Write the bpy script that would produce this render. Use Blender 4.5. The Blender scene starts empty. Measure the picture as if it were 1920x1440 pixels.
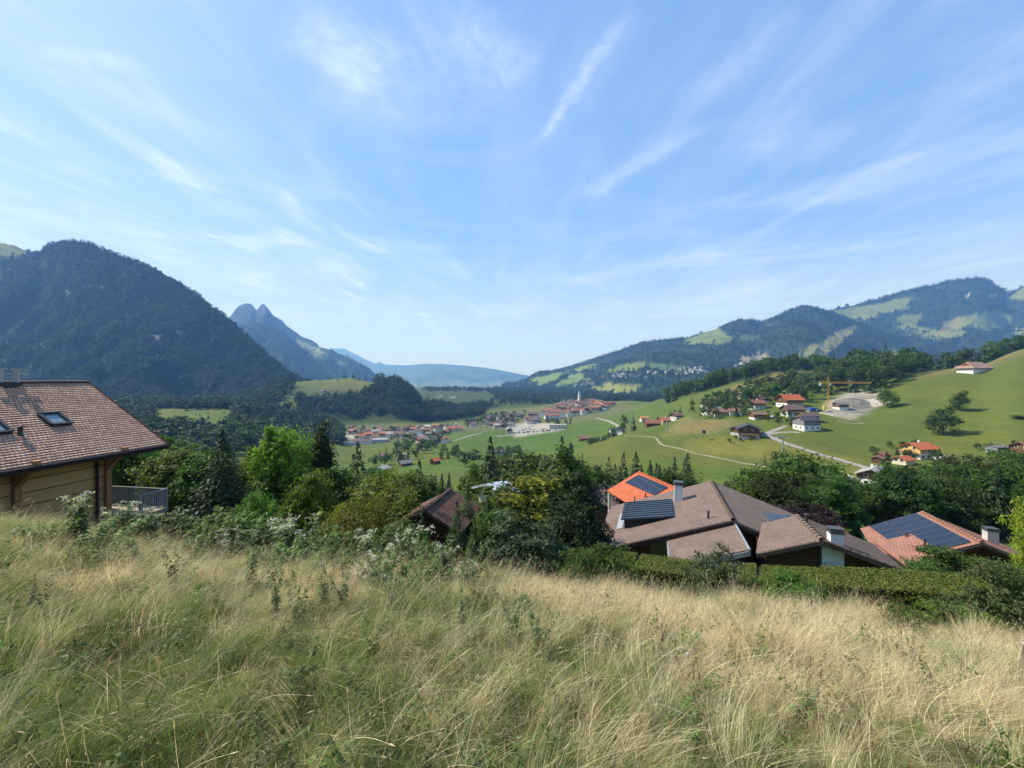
import bpy, math, random
import numpy as np
from mathutils import Vector, noise as mnoise
random.seed(7); RNG = np.random.default_rng(7)
scene = bpy.context.scene
C = scene.collection
F, HOR = 740.0, 710.0            # focal length in photo pixels, horizon row
def U(px): return (px-960.0)/F
def PT(px, py, D): return Vector((U(px)*D, D, (HOR-py)/F*D))
def R(a): return math.radians(a)

# ------------------------------------------------------------------ camera, light, sky
cam = bpy.data.cameras.new('camera'); camo = bpy.data.objects.new('camera', cam); C.objects.link(camo)
cam.sensor_width = 36; cam.lens = F/1920*36; cam.shift_y = -10/1920; cam.clip_end = 60000; cam.clip_start = 0.05
camo.rotation_euler = (R(90), 0, 0); scene.camera = camo
SUN_AZ, SUN_EL = R(-70), R(46)   # azimuth from +Y (negative is left)
sl = bpy.data.lights.new('sun', 'SUN'); sl.energy = 5.0; sl.angle = R(0.53); sl.color = (1, .94, .84)
so = bpy.data.objects.new('sun', sl); C.objects.link(so)
sv = Vector((math.sin(SUN_AZ)*math.cos(SUN_EL), math.cos(SUN_AZ)*math.cos(SUN_EL), math.sin(SUN_EL)))
so.rotation_euler = sv.to_track_quat('Z', 'Y').to_euler()
scene.view_settings.view_transform = 'Standard'; scene.view_settings.look = 'None'
scene.view_settings.gamma = 1; scene.view_settings.exposure = 0.55
cy = scene.cycles
cy.max_bounces = 6; cy.diffuse_bounces = 2; cy.glossy_bounces = 2; cy.transmission_bounces = 3
cy.transparent_max_bounces = 4; cy.volume_bounces = 1; cy.caustics_reflective = False; cy.caustics_refractive = False
cy.use_denoising = True; cy.use_adaptive_sampling = True; cy.adaptive_threshold = 0.02
cy.sample_clamp_indirect = 4

class NT:
    """small node-tree helper"""
    def __init__(s, tree): s.t = tree; tree.nodes.clear()
    def n(s, typ, ins=None, **kw):
        nd = s.t.nodes.new(typ)
        for k, v in kw.items(): setattr(nd, k, v)
        for k, v in (ins or {}).items():
            sock = nd.inputs[k]
            if isinstance(v, bpy.types.NodeSocket): s.t.links.new(v, sock)
            else: sock.default_value = v
        return nd
    def math(s, op, a, b=0.0, clamp=False):
        nd = s.n('ShaderNodeMath', {0: a, 1: b}, operation=op); nd.use_clamp = clamp; return nd.outputs[0]
    def mix(s, fac, a, b, mode='MIX'):
        nd = s.t.nodes.new('ShaderNodeMix'); nd.data_type = 'RGBA'; nd.blend_type = mode
        for sock, v in ((nd.inputs[0], fac), (nd.inputs[6], a), (nd.inputs[7], b)):
            if isinstance(v, bpy.types.NodeSocket): s.t.links.new(v, sock)
            else: sock.default_value = v if not isinstance(v, tuple) or len(v) == 4 else (*v, 1)
        return nd.outputs[2]
    def ramp(s, fac, lo, hi):
        nd = s.n('ShaderNodeMapRange', {0: fac, 1: lo, 2: hi, 3: 0.0, 4: 1.0}); nd.interpolation_type = 'SMOOTHSTEP'; return nd.outputs[0]

w = bpy.data.worlds.new('World'); scene.world = w; w.use_nodes = True
t = NT(w.node_tree)
sky = t.n('ShaderNodeTexSky', sky_type='NISHITA', sun_disc=False)
sky.sun_elevation = SUN_EL; sky.sun_rotation = SUN_AZ; sky.altitude = 900; sky.air_density = 1.0; sky.dust_density = 1.2; sky.ozone_density = 1.6
tc = t.n('ShaderNodeTexCoord')
sep = t.n('ShaderNodeSeparateXYZ', {0: tc.outputs['Generated']})
zz = t.math('MAXIMUM', sep.outputs[2], 0.03)
cx = t.math('DIVIDE', sep.outputs[0], zz); cyy = t.math('DIVIDE', sep.outputs[1], zz)
pl = t.n('ShaderNodeCombineXYZ', {0: cx, 1: cyy})
def streak(rot, sx, sy, scale, detail, dist, lo, hi, rough=.6):
    m = t.n('ShaderNodeMapping', {0: pl.outputs[0], 2: (0, 0, R(rot)), 3: (sx, sy, 1)})
    nz = t.n('ShaderNodeTexNoise', {'Vector': m.outputs[0], 'Scale': scale, 'Detail': detail, 'Roughness': rough, 'Distortion': dist})
    return t.ramp(nz.outputs[0], lo, hi)
c1 = streak(-30, 1.15, .5, 1.2, 10, 1.6, .46, .82)
c2 = streak(-62, 2.2, .55, 1.1, 9, 1.0, .50, .84, .68)
c3 = streak(80, 2.6, .5, .75, 8, 1.1, .45, .80, .62)
veil = streak(10, .6, .35, 1.0, 4, .6, .36, .76, .5)
side = t.ramp(cx, 1.3, -2.0)                    # thicker cirrus towards the left
band = t.ramp(cyy, 1.2, 4.2)
amt = t.math('ADD', t.math('MULTIPLY', c1, .62), t.math('ADD', t.math('MULTIPLY', c2, .24), t.math('MULTIPLY', c3, .22)))
amt = t.math('MULTIPLY', amt, t.math('ADD', .42, t.math('ADD', t.math('MULTIPLY', side, .5), t.math('MULTIPLY', band, .22))))
amt = t.math('ADD', amt, t.math('MULTIPLY', veil, t.math('ADD', .10, t.math('MULTIPLY', side, .10))))
lowm = t.n('ShaderNodeMapping', {0: tc.outputs['Generated'], 2: (0, R(4), 0), 3: (1.6, 1.6, 11.0)})
lown = t.n('ShaderNodeTexNoise', {'Vector': lowm.outputs[0], 'Scale': 1.7, 'Detail': 8, 'Roughness': .62, 'Distortion': .5})
amt = t.math('ADD', amt, t.math('MULTIPLY', t.math('MULTIPLY', t.ramp(lown.outputs[0], .45, .75), t.ramp(sep.outputs[2], .62, .2)), .34))
wob = t.n('ShaderNodeTexNoise', {'Vector': pl.outputs[0], 'Scale': 4.5, 'Detail': 5, 'Roughness': .65})
puff = t.n('ShaderNodeTexNoise', {'Vector': pl.outputs[0], 'Scale': 13.0, 'Detail': 7, 'Roughness': .7, 'Distortion': .8})
def skyp(px, py): v = (HOR-py)/F; return U(px)/v, 1/v
def trail(pa, pb, width, k, wobble=.06):
    """a contrail: a soft band along the segment pa-pb of the cirrus layer"""
    global amt
    (ax, ay), (bx, by) = skyp(*pa), skyp(*pb)
    L = math.hypot(bx-ax, by-ay); dx, dy = (bx-ax)/L, (by-ay)/L
    rx = t.math('SUBTRACT', cx, ax); ry = t.math('SUBTRACT', cyy, ay)
    s = t.math('ADD', t.math('MULTIPLY', rx, dx), t.math('MULTIPLY', ry, dy))
    d = t.math('SUBTRACT', t.math('MULTIPLY', rx, dy), t.math('MULTIPLY', ry, dx))
    d = t.math('ABSOLUTE', t.math('ADD', d, t.math('MULTIPLY', t.math('SUBTRACT', wob.outputs[0], .5), wobble)))
    f = t.ramp(d, width, 0.0)
    e = t.math('MULTIPLY', t.ramp(s, -.12*L, .25*L), t.ramp(s, 1.15*L, .75*L))
    pf = t.math('ADD', .35, t.math('MULTIPLY', .65, t.ramp(puff.outputs[0], .3, .7)))
    amt = t.math('ADD', amt, t.math('MULTIPLY', t.math('MULTIPLY', f, e), t.math('MULTIPLY', pf, k)))
trail((1180, 20), (1010, 268), .04, .34, .08)
trail((1180, 20), (1010, 268), .13, .14, .16)
trail((1325, 235), (1085, 372), .10, .30, .12)
trail((1500, 0), (1310, 195), .14, .20, .14)
trail((1900, 225), (1640, 318), .10, .22, .1)
trail((1500, 425), (1080, 530), .30, .22, .35)
trail((535, 30), (720, 150), .20, .30, .30)
trail((600, 60), (800, 260), .26, .16, .35)
trail((840, 10), (970, 160), .16, .28, .25)
trail((700, 60), (960, 215), .32, .16, .45)
trail((80, 105), (260, 118), .06, .30, .08)
trail((190, 395), (350, 500), .22, .26, .3)
trail((90, 300), (220, 350), .12, .26, .1)
amt = t.math('MULTIPLY', amt, t.ramp(sep.outputs[2], .0, .16))
amt = t.math('MINIMUM', amt, .85)
horizon = t.ramp(sep.outputs[2], .36, .0)
skyc = t.mix(.52, t.mix(1.0, sky.outputs[0], (.72, .90, 1.20, 1), 'MULTIPLY'), (1.35, 2.5, 4.75, 1))
skyc = t.mix(t.math('MULTIPLY', horizon, .75), skyc, (3.45, 3.85, 4.5, 1))
skyc = t.mix(amt, skyc, (4.6, 5.25, 5.9, 1))
bg = t.n('ShaderNodeBackground', {0: skyc, 1: 0.14})
out = t.n('ShaderNodeOutputWorld'); w.node_tree.links.new(bg.outputs[0], out.inputs[0])

# ------------------------------------------------------------------ materials
def newmat(name):
    m = bpy.data.materials.new(name); m.use_nodes = True; return m, NT(m.node_tree)
def finish(t, shader):
    o = t.n('ShaderNodeOutputMaterial'); t.t.links.new(shader, o.inputs[0])
MATS = {}
def plain(name, col, rough=.8, var=.18, scale=3.0, metal=0.0, bump=0.0, spec=.3):
    """painted / rendered / metal surface with mottled wear"""
    if name in MATS: return MATS[name]
    m, t = newmat(name)
    tc = t.n('ShaderNodeTexCoord')
    nz = t.n('ShaderNodeTexNoise', {'Vector': tc.outputs['Object'], 'Scale': scale, 'Detail': 6, 'Roughness': .65})
    f = t.ramp(nz.outputs[0], .3, .7)
    c = t.mix(f, tuple(x*(1-var) for x in col), tuple(min(1, x*(1+var)) for x in col))
    p = t.n('ShaderNodeBsdfPrincipled', {'Base Color': c, 'Roughness': rough, 'Metallic': metal, 'Specular IOR Level': spec})
    if bump:
        b = t.n('ShaderNodeBump', {'Height': nz.outputs[0], 'Strength': bump, 'Distance': .05}); t.t.links.new(b.outputs[0], p.inputs['Normal'])
    finish(t, p.outputs[0]); MATS[name] = m; return m
def boards(name, col, pitch=.15, vertical=False, rough=.75, var=.3):
    """timber cladding: board joints along v (horizontal boards) or u"""
    if name in MATS: return MATS[name]
    m, t = newmat(name)
    uv = t.n('ShaderNodeUVMap'); sp = t.n('ShaderNodeSeparateXYZ', {0: uv.outputs[0]})
    a = sp.outputs[0] if vertical else sp.outputs[1]; b = sp.outputs[1] if vertical else sp.outputs[0]
    q = t.math('DIVIDE', a, pitch); fr = t.math('FRACT', q); idx = t.math('FLOOR', q)
    wn = t.n('ShaderNodeTexWhiteNoise', {'W': idx}, noise_dimensions='1D')
    st = t.n('ShaderNodeCombineXYZ', {0: t.math('MULTIPLY', b, .6), 1: t.math('MULTIPLY', a, 14), 2: idx})
    gr = t.n('ShaderNodeTexNoise', {'Vector': st.outputs[0], 'Scale': 1.5, 'Detail': 5})
    f = t.math('ADD', t.math('MULTIPLY', wn.outputs[0], .5), t.math('MULTIPLY', gr.outputs[0], .5))
    c = t.mix(f, tuple(x*(1-var) for x in col), tuple(min(1, x*(1+var)) for x in col))
    joint = t.math('LESS_THAN', fr, .09)
    c = t.mix(joint, c, tuple(x*.3 for x in col))
    p = t.n('ShaderNodeBsdfPrincipled', {'Base Color': c, 'Roughness': rough, 'Specular IOR Level': .2})
    finish(t, p.outputs[0]); MATS[name] = m; return m
def tiles(name, col, col2, w=.25, h=.33, mortar=(.05, .035, .03), moss=.0, rough=.85, bump=.5, bias=0.0):
    """roof tiles in UV metres"""
    if name in MATS: return MATS[name]
    m, t = newmat(name)
    uv = t.n('ShaderNodeUVMap')
    br = t.n('ShaderNodeTexBrick', {'Vector': uv.outputs[0], 'Color1': (*col, 1), 'Color2': (*col2, 1), 'Mortar': (*mortar, 1), 'Scale': 1.0,
             'Mortar Size': .018, 'Mortar Smooth': .4, 'Bias': bias, 'Brick Width': w, 'Row Height': h})
    br.offset = .5
    nz = t.n('ShaderNodeTexNoise', {'Vector': uv.outputs[0], 'Scale': .7, 'Detail': 7, 'Roughness': .7})
    nz2 = t.n('ShaderNodeTexNoise', {'Vector': uv.outputs[0], 'Scale': 5.0, 'Detail': 4})
    c = t.mix(t.ramp(nz.outputs[0], .3, .72), t.mix(1.0, br.outputs[0], (.72, .72, .72, 1), 'MULTIPLY'), br.outputs[0])
    if moss: c = t.mix(t.math('MULTIPLY', t.ramp(nz2.outputs[0], .55, .75), moss), c, (.07, .075, .04, 1))
    bp = t.n('ShaderNodeBump', {'Height': br.outputs[1], 'Strength': bump, 'Distance': .03}, invert=True)
    p = t.n('ShaderNodeBsdfPrincipled', {'Base Color': c, 'Roughness': rough, 'Specular IOR Level': .2, 'Normal': bp.outputs[0]})
    finish(t, p.outputs[0]); MATS[name] = m; return m
def panel(name, base=(.012, .016, .028), line=(.12, .13, .15), w=1.0, h=1.7, rough=.18):
    if name in MATS: return MATS[name]
    m, t = newmat(name)
    uv = t.n('ShaderNodeUVMap')
    br = t.n('ShaderNodeTexBrick', {'Vector': uv.outputs[0], 'Color1': (*base, 1), 'Color2': tuple(x*1.4 for x in base)+(1,), 'Mortar': (*line, 1), 'Scale': 1.0,
             'Mortar Size': .012, 'Brick Width': w, 'Row Height': h}); br.offset = 0
    p = t.n('ShaderNodeBsdfPrincipled', {'Base Color': br.outputs[0], 'Roughness': rough, 'Specular IOR Level': .5})
    finish(t, p.outputs[0]); MATS[name] = m; return m
def glassmat():
    if 'window_glass' in MATS: return MATS['window_glass']
    m, t = newmat('window_glass')
    p = t.n('ShaderNodeBsdfPrincipled', {'Base Color': (.02, .025, .03, 1), 'Roughness': .06, 'Specular IOR Level': .9})
    finish(t, p.outputs[0]); MATS['window_glass'] = m; return m
def leafmat(name, trans=.4, sat=1.0, tint=(1.08, 1.38, .55), rough=.6):
    """leaves: per-leaf colour attribute x object colour, with light passing through"""
    if name in MATS: return MATS[name]
    m, t = newmat(name)
    at = t.n('ShaderNodeAttribute', attribute_name='lc'); oi = t.n('ShaderNodeObjectInfo')
    c = t.mix(1.0, at.outputs[0], oi.outputs['Color'], 'MULTIPLY')
    hs = t.n('ShaderNodeHueSaturation', {'Hue': t.math('ADD', .495, t.math('MULTIPLY', oi.outputs['Random'], .022)), 'Saturation': sat,
             'Value': t.math('ADD', .8, t.math('MULTIPLY', oi.outputs['Random'], .4)), 'Color': c})
    p = t.n('ShaderNodeBsdfPrincipled', {'Base Color': hs.outputs[0], 'Roughness': rough, 'Specular IOR Level': .25})
    tr = t.n('ShaderNodeBsdfTranslucent', {0: t.mix(1.0, hs.outputs[0], (*tint, 1), 'MULTIPLY')})
    mx = t.n('ShaderNodeMixShader', {0: trans, 1: p.outputs[0], 2: tr.outputs[0]})
    finish(t, mx.outputs[0]); MATS[name] = m; return m
BARK = plain('bark', (.11, .085, .06), .9, .35, 6, bump=.6)
LEAF = leafmat('leaf', .38); NEEDLE = leafmat('needle', .18); STRAW = leafmat('straw', .38, .92, (1.05, 1.0, .82), rough=.55)

# ------------------------------------------------------------------ mesh builder
class MB:
    def __init__(s): s.v = []; s.f = []; s.uv = []; s.m = []; s.mi = 0
    def quad(s, a, b, c, d, uv0=(0, 0)):
        a, b, c, d = map(Vector, (a, b, c, d))
        i = len(s.v); s.v += [a, b, c, d]; s.f.append((i, i+1, i+2, i+3)); s.m.append(s.mi)
        e = (b-a); L = e.length or 1; e = e/L
        h = (d-a); h = h-e*h.dot(e); h = h/(h.length or 1)
        s.uv += [(uv0[0]+(p-a).dot(e), uv0[1]+(p-a).dot(h)) for p in (a, b, c, d)]
    def poly(s, pts):
        pts = [Vector(p) for p in pts]; i = len(s.v); s.v += pts; s.f.append(tuple(range(i, i+len(pts)))); s.m.append(s.mi)
        a = pts[0]; e = (pts[1]-a).normalized(); nn = Vector((0, 0, 0))
        for k in range(1, len(pts)-1): nn += (pts[k]-a).cross(pts[k+1]-a)
        h = nn.normalized().cross(e)
        s.uv += [((p-a).dot(e), (p-a).dot(h)) for p in pts]
    def slab(s, pts, th):
        """a polygon given thickness along its own normal (downwards)"""
        pts = [Vector(p) for p in pts]; n = Vector((0, 0, 0))
        for k in range(1, len(pts)-1): n += (pts[k]-pts[0]).cross(pts[k+1]-pts[0])
        n.normalize()
        if n.z < 0: pts.reverse(); n = -n
        low = [p-n*th for p in pts]
        s.poly(pts); s.poly(low[::-1])
        for k in range(len(pts)):
            j = (k+1) % len(pts); s.quad(low[k], low[j], pts[j], pts[k])
    def box(s, o, ex, ey, ez):
        """box from corner o with edge vectors"""
        o, ex, ey, ez = map(Vector, (o, ex, ey, ez))
        if ex.cross(ey).dot(ez) < 0: ex, ey = ey, ex
        p = lambda i, j, k: o+ex*i+ey*j+ez*k
        s.quad(p(0,0,0), p(0,1,0), p(1,1,0), p(1,0,0)); s.quad(p(0,0,1), p(1,0,1), p(1,1,1), p(0,1,1))
        s.quad(p(0,0,0), p(1,0,0), p(1,0,1), p(0,0,1)); s.quad(p(1,1,0), p(0,1,0), p(0,1,1), p(1,1,1))
        s.quad(p(0,1,0), p(0,0,0), p(0,0,1), p(0,1,1)); s.quad(p(1,0,0), p(1,1,0), p(1,1,1), p(1,0,1))
    def cbox(s, c, sx, sy, sz, rz=0):
        """box centred in plan at c, standing on c.z"""
        ex = Vector((math.cos(rz), math.sin(rz), 0)); ey = Vector((-math.sin(rz), math.cos(rz), 0)); c = Vector(c)
        s.box(c-ex*sx/2-ey*sy/2, ex*sx, ey*sy, (0, 0, sz))
    def bar(s, a, b, r, n=6, r2=None):
        a, b = Vector(a), Vector(b); r2 = r if r2 is None else r2
        d = (b-a).normalized(); x = d.orthogonal().normalized(); y = d.cross(x)
        ra = [a+(x*math.cos(2*math.pi*k/n)+y*math.sin(2*math.pi*k/n))*r for k in range(n)]
        rb = [b+(x*math.cos(2*math.pi*k/n)+y*math.sin(2*math.pi*k/n))*r2 for k in range(n)]
        for k in range(n):
            j = (k+1) % n; s.quad(ra[k], ra[j], rb[j], rb[k])
        s.poly(ra[::-1]); s.poly(rb)
    def mesh(s, name, mats):
        me = bpy.data.meshes.new(name)
        me.from_pydata([tuple(p) for p in s.v], [], s.f)
        for m in (mats if isinstance(mats, (list, tuple)) else [mats]): me.materials.append(m)
        me.polygons.foreach_set('material_index', s.m)
        uvl = me.uv_layers.new(name='UVMap'); uvl.data.foreach_set('uv', np.array(s.uv, dtype=np.float32).ravel())
        me.update(); return me
    def build(s, name, mats, parent=None):
        return link(name, s.mesh(name, mats), parent)
def link(name, me, parent=None, loc=None):
    o = bpy.data.objects.new(name, me); C.objects.link(o)
    if parent is not None: o.parent = parent
    if loc is not None: o.location = loc
    return o
def tag(o, label, cat, group=None):
    o['label'] = label; o['category'] = cat
    if group: o['group'] = group
    return o
def thing(name, label, cat, loc=(0, 0, 0), rz=0, group=None):
    o = bpy.data.objects.new(name, None); C.objects.link(o); o.location = loc; o.rotation_euler = (0, 0, rz)
    o.empty_display_size = .3
    return tag(o, label, cat, group)
def kind(o, k): o['kind'] = k; return o
def npmesh(name, V, Fc, mat, cols=None, smooth=False):
    """mesh from numpy arrays; Fc is (n,3) or (n,4); cols per-vertex rgb -> attribute lc"""
    me = bpy.data.meshes.new(name); V = np.asarray(V, np.float32); Fc = np.asarray(Fc, np.int32)
    k = Fc.shape[1]; n = len(Fc)
    me.vertices.add(len(V)); me.vertices.foreach_set('co', V.ravel())
    me.loops.add(n*k); me.loops.foreach_set('vertex_index', Fc.ravel())
    me.polygons.add(n); me.polygons.foreach_set('loop_start', np.arange(0, n*k, k, dtype=np.int32))
    try: me.polygons.foreach_set('loop_total', np.full(n, k, np.int32))
    except Exception: pass
    if smooth: me.polygons.foreach_set('use_smooth', np.ones(n, bool))
    if cols is not None:
        a = me.attributes.new('lc', 'FLOAT_COLOR', 'POINT')
        a.data.foreach_set('color', np.hstack([cols, np.ones((len(cols), 1))]).astype(np.float32).ravel())
    if mat is not None: me.materials.append(mat)
    me.update(calc_edges=True); me.validate(); return me

# ------------------------------------------------------------------ terrain
COLS = {   # photo column -> ground height (metres below/above the camera) at each depth
 0:    {18:-6.2,25:-8.2,40:-13,70:-24,110:-38,160:-50,230:-58,300:-62,400:-62,550:-58,750:-52,1000:-45,1400:-45,2000:-50,3000:-60},
 200:  {18:-7.2,25:-9.8,40:-15,70:-27,110:-40,160:-52,230:-60,300:-64,400:-61,550:-55,750:-52,1000:-50,1400:-50,2000:-55,3000:-60},
 330:  {18:-7.8,25:-10.6,40:-16,70:-28,110:-40,160:-52,230:-62,300:-66,400:-66,480:-60,560:-56,640:-50,750:-56,1000:-60,1400:-60,2000:-60,3000:-60},
 420:  {18:-8,25:-11,40:-16.5,70:-28,110:-40,160:-52,230:-62,300:-66,400:-68,480:-63,560:-58,640:-50,750:-56,1000:-55,1400:-60,2000:-60,3000:-60},
 530:  {18:-8.6,25:-11.6,40:-17,70:-28.5,110:-41,160:-53,230:-64,300:-70,400:-76,550:-78,750:-68,870:-46,980:-18,1080:-3,1200:-10,1400:-40,2000:-60,3000:-60},
 600:  {18:-9.2,25:-12,40:-17.5,70:-29,110:-42,160:-54,230:-65,300:-74,400:-84,550:-90,750:-85,870:-62,980:-36,1100:-14,1200:0,1280:0,1500:-40,2000:-60,3000:-60},
 660:  {18:-9.4,25:-12.2,40:-17.7,70:-29,110:-42,160:-54,230:-65,300:-76,400:-87,550:-97,750:-98,850:-90,1000:-45,1100:-12,1200:7,1300:3,1500:-30,2000:-60,3000:-70},
 745:  {18:-9.8,25:-12.4,40:-18,70:-29,110:-41,160:-51,230:-61,300:-72,400:-79,550:-93,750:-98,850:-90,950:-48,1020:-12,1080:-2,1150:-14,1300:-60,1500:-75,2000:-75,3000:-70},
 800:  {18:-10,25:-12.5,40:-18,70:-28.5,110:-40,160:-49,230:-59,300:-70,400:-77,550:-90,750:-97,900:-97,1000:-90,1080:-60,1150:-62,1300:-96,1600:-80,1900:-69,2300:-62,3000:-70},
 860:  {18:-10.2,25:-12.6,40:-18,70:-28,110:-39,160:-48,230:-58,300:-67.5,400:-75.5,550:-84,650:-84,750:-90,900:-95,1050:-96,1300:-96,1600:-80,1900:-68,2300:-62,3000:-70},
 960:  {18:-10.5,25:-12.8,40:-18.5,70:-28,110:-38.5,160:-48,230:-58,300:-67,400:-80,550:-88,650:-84,750:-83,1000:-80,1300:-76,2000:-78,3000:-75},
 1060: {18:-10.8,25:-13,40:-19,70:-28,110:-38,160:-47,230:-55,300:-63,400:-72,500:-76,650:-81,750:-80,900:-73,1000:-64,1080:-64,1300:-90,2000:-85,3000:-75},
 1120: {18:-11,25:-13,40:-19,70:-28,110:-38,160:-46,230:-51,280:-53,330:-53,370:-62,450:-69,550:-71,700:-74,850:-68,1000:-60,1100:-66,1300:-85,2000:-85,3000:-70},
 1180: {18:-10.8,25:-13,40:-19,70:-28,110:-37.5,160:-44,230:-47,290:-47,340:-45,380:-55,450:-60,600:-60,750:-60,900:-57,1000:-55,1300:-75,2000:-85,3000:-60},
 1240: {18:-10.4,25:-13,40:-19,70:-28,110:-37,160:-43,230:-45,300:-43,340:-39.5,400:-46,500:-43,600:-36,700:-35,900:-55,1300:-80,2000:-80,3000:-60},
 1300: {18:-10.2,25:-13,40:-19,70:-28,110:-36,160:-42,190:-43.5,230:-43,280:-37.5,310:-33,400:-30,500:-24,600:-20,800:-45,1300:-90,2000:-80,3000:-40},
 1380: {18:-10,25:-13,40:-19,70:-28,110:-35,160:-40.5,200:-41,230:-39,270:-32.5,310:-27.5,400:-19,480:-8,560:-2,800:-50,1300:-90,2000:-80,3000:-40},
 1450: {18:-9.8,25:-13,40:-19,70:-27.5,110:-34,160:-39,200:-38.5,230:-36,260:-30,300:-25,350:-19,400:-12,450:-3,520:11,600:5,800:-40,1300:-90,2000:-80,3000:-40},
 1530: {18:-9.6,25:-13,40:-18.5,70:-27.5,110:-34,160:-40,200:-38.5,230:-33,260:-28,300:-23,350:-16,400:-8,450:1,520:12.5,600:5,800:-40,1300:-90,2000:-60,3000:-20},
 1620: {18:-9.6,25:-13,40:-18.5,70:-27.5,110:-34,150:-39,170:-39,200:-37,245:-30,285:-25,320:-15,370:-4,430:10,520:8,700:-30,1300:-80,2000:-50,3000:0},
 1720: {18:-9.6,25:-13,40:-18.5,70:-27,110:-32,160:-38,190:-37,220:-32,255:-22,300:-10,350:5,400:6,500:0,700:-30,1300:-80,2000:-50,3000:0},
 1830: {18:-9.8,25:-13,40:-18,70:-26,110:-30,160:-36,190:-34,220:-27,250:-17,290:-5,330:8,365:12,450:4,700:-30,1300:-80,2000:-50,3000:0},
 1920: {18:-10,25:-13,40:-17.5,70:-25,110:-28,160:-33,190:-29,220:-20,250:-9,290:6,330:20,365:29,450:26,700:-10,1300:-80,2000:-50,3000:0},
 2150: {18:-11,25:-14,40:-18,70:-25,110:-27,160:-28,190:-22,220:-12,250:0,290:16,330:30,365:40,450:40,700:0,1300:-60,2000:-40,3000:0},
}
ckeys = sorted(COLS)
AZ = np.radians(np.concatenate([np.arange(-180, -64, 4), np.arange(-64, -56, 1), np.arange(-56, 56, .28), np.arange(56, 64, 1), np.arange(64, 180.1, 4)]))
RR = np.concatenate([[.05], np.geomspace(.5, 20, 70)[:-1], np.geomspace(20, 900, 260)[:-1], np.geomspace(900, 16000, 60)])
def nearplane(x, y): return -1.62-.335*y-.112*x
def build_grid():
    colaz = np.array([math.atan(U(c)) for c in ckeys])
    kD = np.geomspace(9, 16000, 260); tab = []
    for c in ckeys:
        kn = {2: nearplane(2*U(c), 2), 5: nearplane(5*U(c), 5), 9: nearplane(9*U(c), 9)-.15, **COLS[c], 6000: -120, 9000: -190, 16000: -210}
        ks = sorted(kn); tab.append(np.interp(np.log(kD), np.log(ks), [kn[k] for k in ks]))
    tab = np.array(tab)                                     # column x depth
    A, Rg = np.meshgrid(AZ, RR, indexing='ij')
    Ac = np.clip(A, -R(66), R(66)); D = np.maximum(Rg*np.cos(Ac), .2)
    x, y = Rg*np.sin(A), Rg*np.cos(A)
    fi = np.interp(Ac, colaz, np.arange(len(ckeys))); i0 = np.minimum(fi.astype(int), len(ckeys)-2); ft = fi-i0
    ft = ft*ft*(3-2*ft)*.5+ft*.5
    dj = np.clip((np.log(D)-math.log(9))/(math.log(16000)-math.log(9))*259, 0, 258.99); j0 = dj.astype(int); fj = dj-j0
    g = lambda i, j: tab[i, j]
    Z = (g(i0, j0)*(1-fj)+g(i0, j0+1)*fj)*(1-ft)+(g(i0+1, j0)*(1-fj)+g(i0+1, j0+1)*fj)*ft
    n0 = nearplane(x, y); wn = np.clip((np.log(D)-math.log(6.5))/(math.log(10.5)-math.log(6.5)), 0, 1)
    Z = n0*(1-wn)+Z*wn
    back = -1.62+np.where(Rg < 120, .22*Rg, .22*120+(np.minimum(Rg, 900)-120)*.1)
    side = np.clip((np.abs(A)-R(62))/R(40), 0, 1); side = side*side*(3-2*side)
    far = np.clip((Rg-6)/30, 0, 1)
    Z = Z*(1-side*far)+back*side*far
    for _ in range(3):                                       # soften the knots
        S = Z.copy(); S[1:-1, 1:-1] = (Z[1:-1, 1:-1]*2+Z[:-2, 1:-1]+Z[2:, 1:-1]+Z[1:-1, :-2]+Z[1:-1, 2:])/6
        k = np.clip((Rg-14)/10, 0, 1); Z = Z*(1-k)+S*k
    nz = np.zeros_like(Z)
    for s, a in ((.9, .05), (.27, .12), (.05, .5), (.017, 1.4)):
        ph = RNG.uniform(0, 6, 6)
        nz += a*(np.sin(x*s+ph[0]+1.3*np.sin(y*s*.7+ph[1]))+np.sin(y*s*1.1+ph[2]+1.2*np.sin(x*s*.8+ph[3])))*.5*np.clip(Rg*s/12, 0, 1)
    Z += nz*np.clip((Rg-1)/4, 0, 1)*np.where(Rg > 9, .8, .8)
    tus = .13*(np.sin(x*2.3+1.2*np.sin(y*1.9))*np.sin(y*2.6+.8*np.sin(x*1.4+1)))+.06*np.sin(x*4.1+y*1.3)*np.sin(y*4.7-x)
    Z += tus*np.clip((Rg-.8)/1.5, 0, 1)*np.clip((22-Rg)/6, 0, 1)       # tussocks of the near meadow
    return Z, x, y
GZ, GX, GY = build_grid()
def ground_z(x, y):
    a = math.atan2(x, y); r = max(math.hypot(x, y), .06)
    i = float(np.interp(a, AZ, np.arange(len(AZ)))); j = float(np.interp(math.log(r), np.log(RR), np.arange(len(RR))))
    i0 = min(int(i), len(AZ)-2); j0 = min(int(j), len(RR)-2); fi, fj = i-i0, j-j0
    return float((GZ[i0, j0]*(1-fj)+GZ[i0, j0+1]*fj)*(1-fi)+(GZ[i0+1, j0]*(1-fj)+GZ[i0+1, j0+1]*fj)*fi)
def ground_zv(x, y):
    a = np.arctan2(x, y); r = np.maximum(np.hypot(x, y), .06)
    i = np.interp(a, AZ, np.arange(len(AZ))); j = np.interp(np.log(r), np.log(RR), np.arange(len(RR)))
    i0 = np.minimum(i.astype(int), len(AZ)-2); j0 = np.minimum(j.astype(int), len(RR)-2); fi, fj = i-i0, j-j0
    return (GZ[i0, j0]*(1-fj)+GZ[i0, j0+1]*fj)*(1-fi)+(GZ[i0+1, j0]*(1-fj)+GZ[i0+1, j0+1]*fj)*fi
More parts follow.
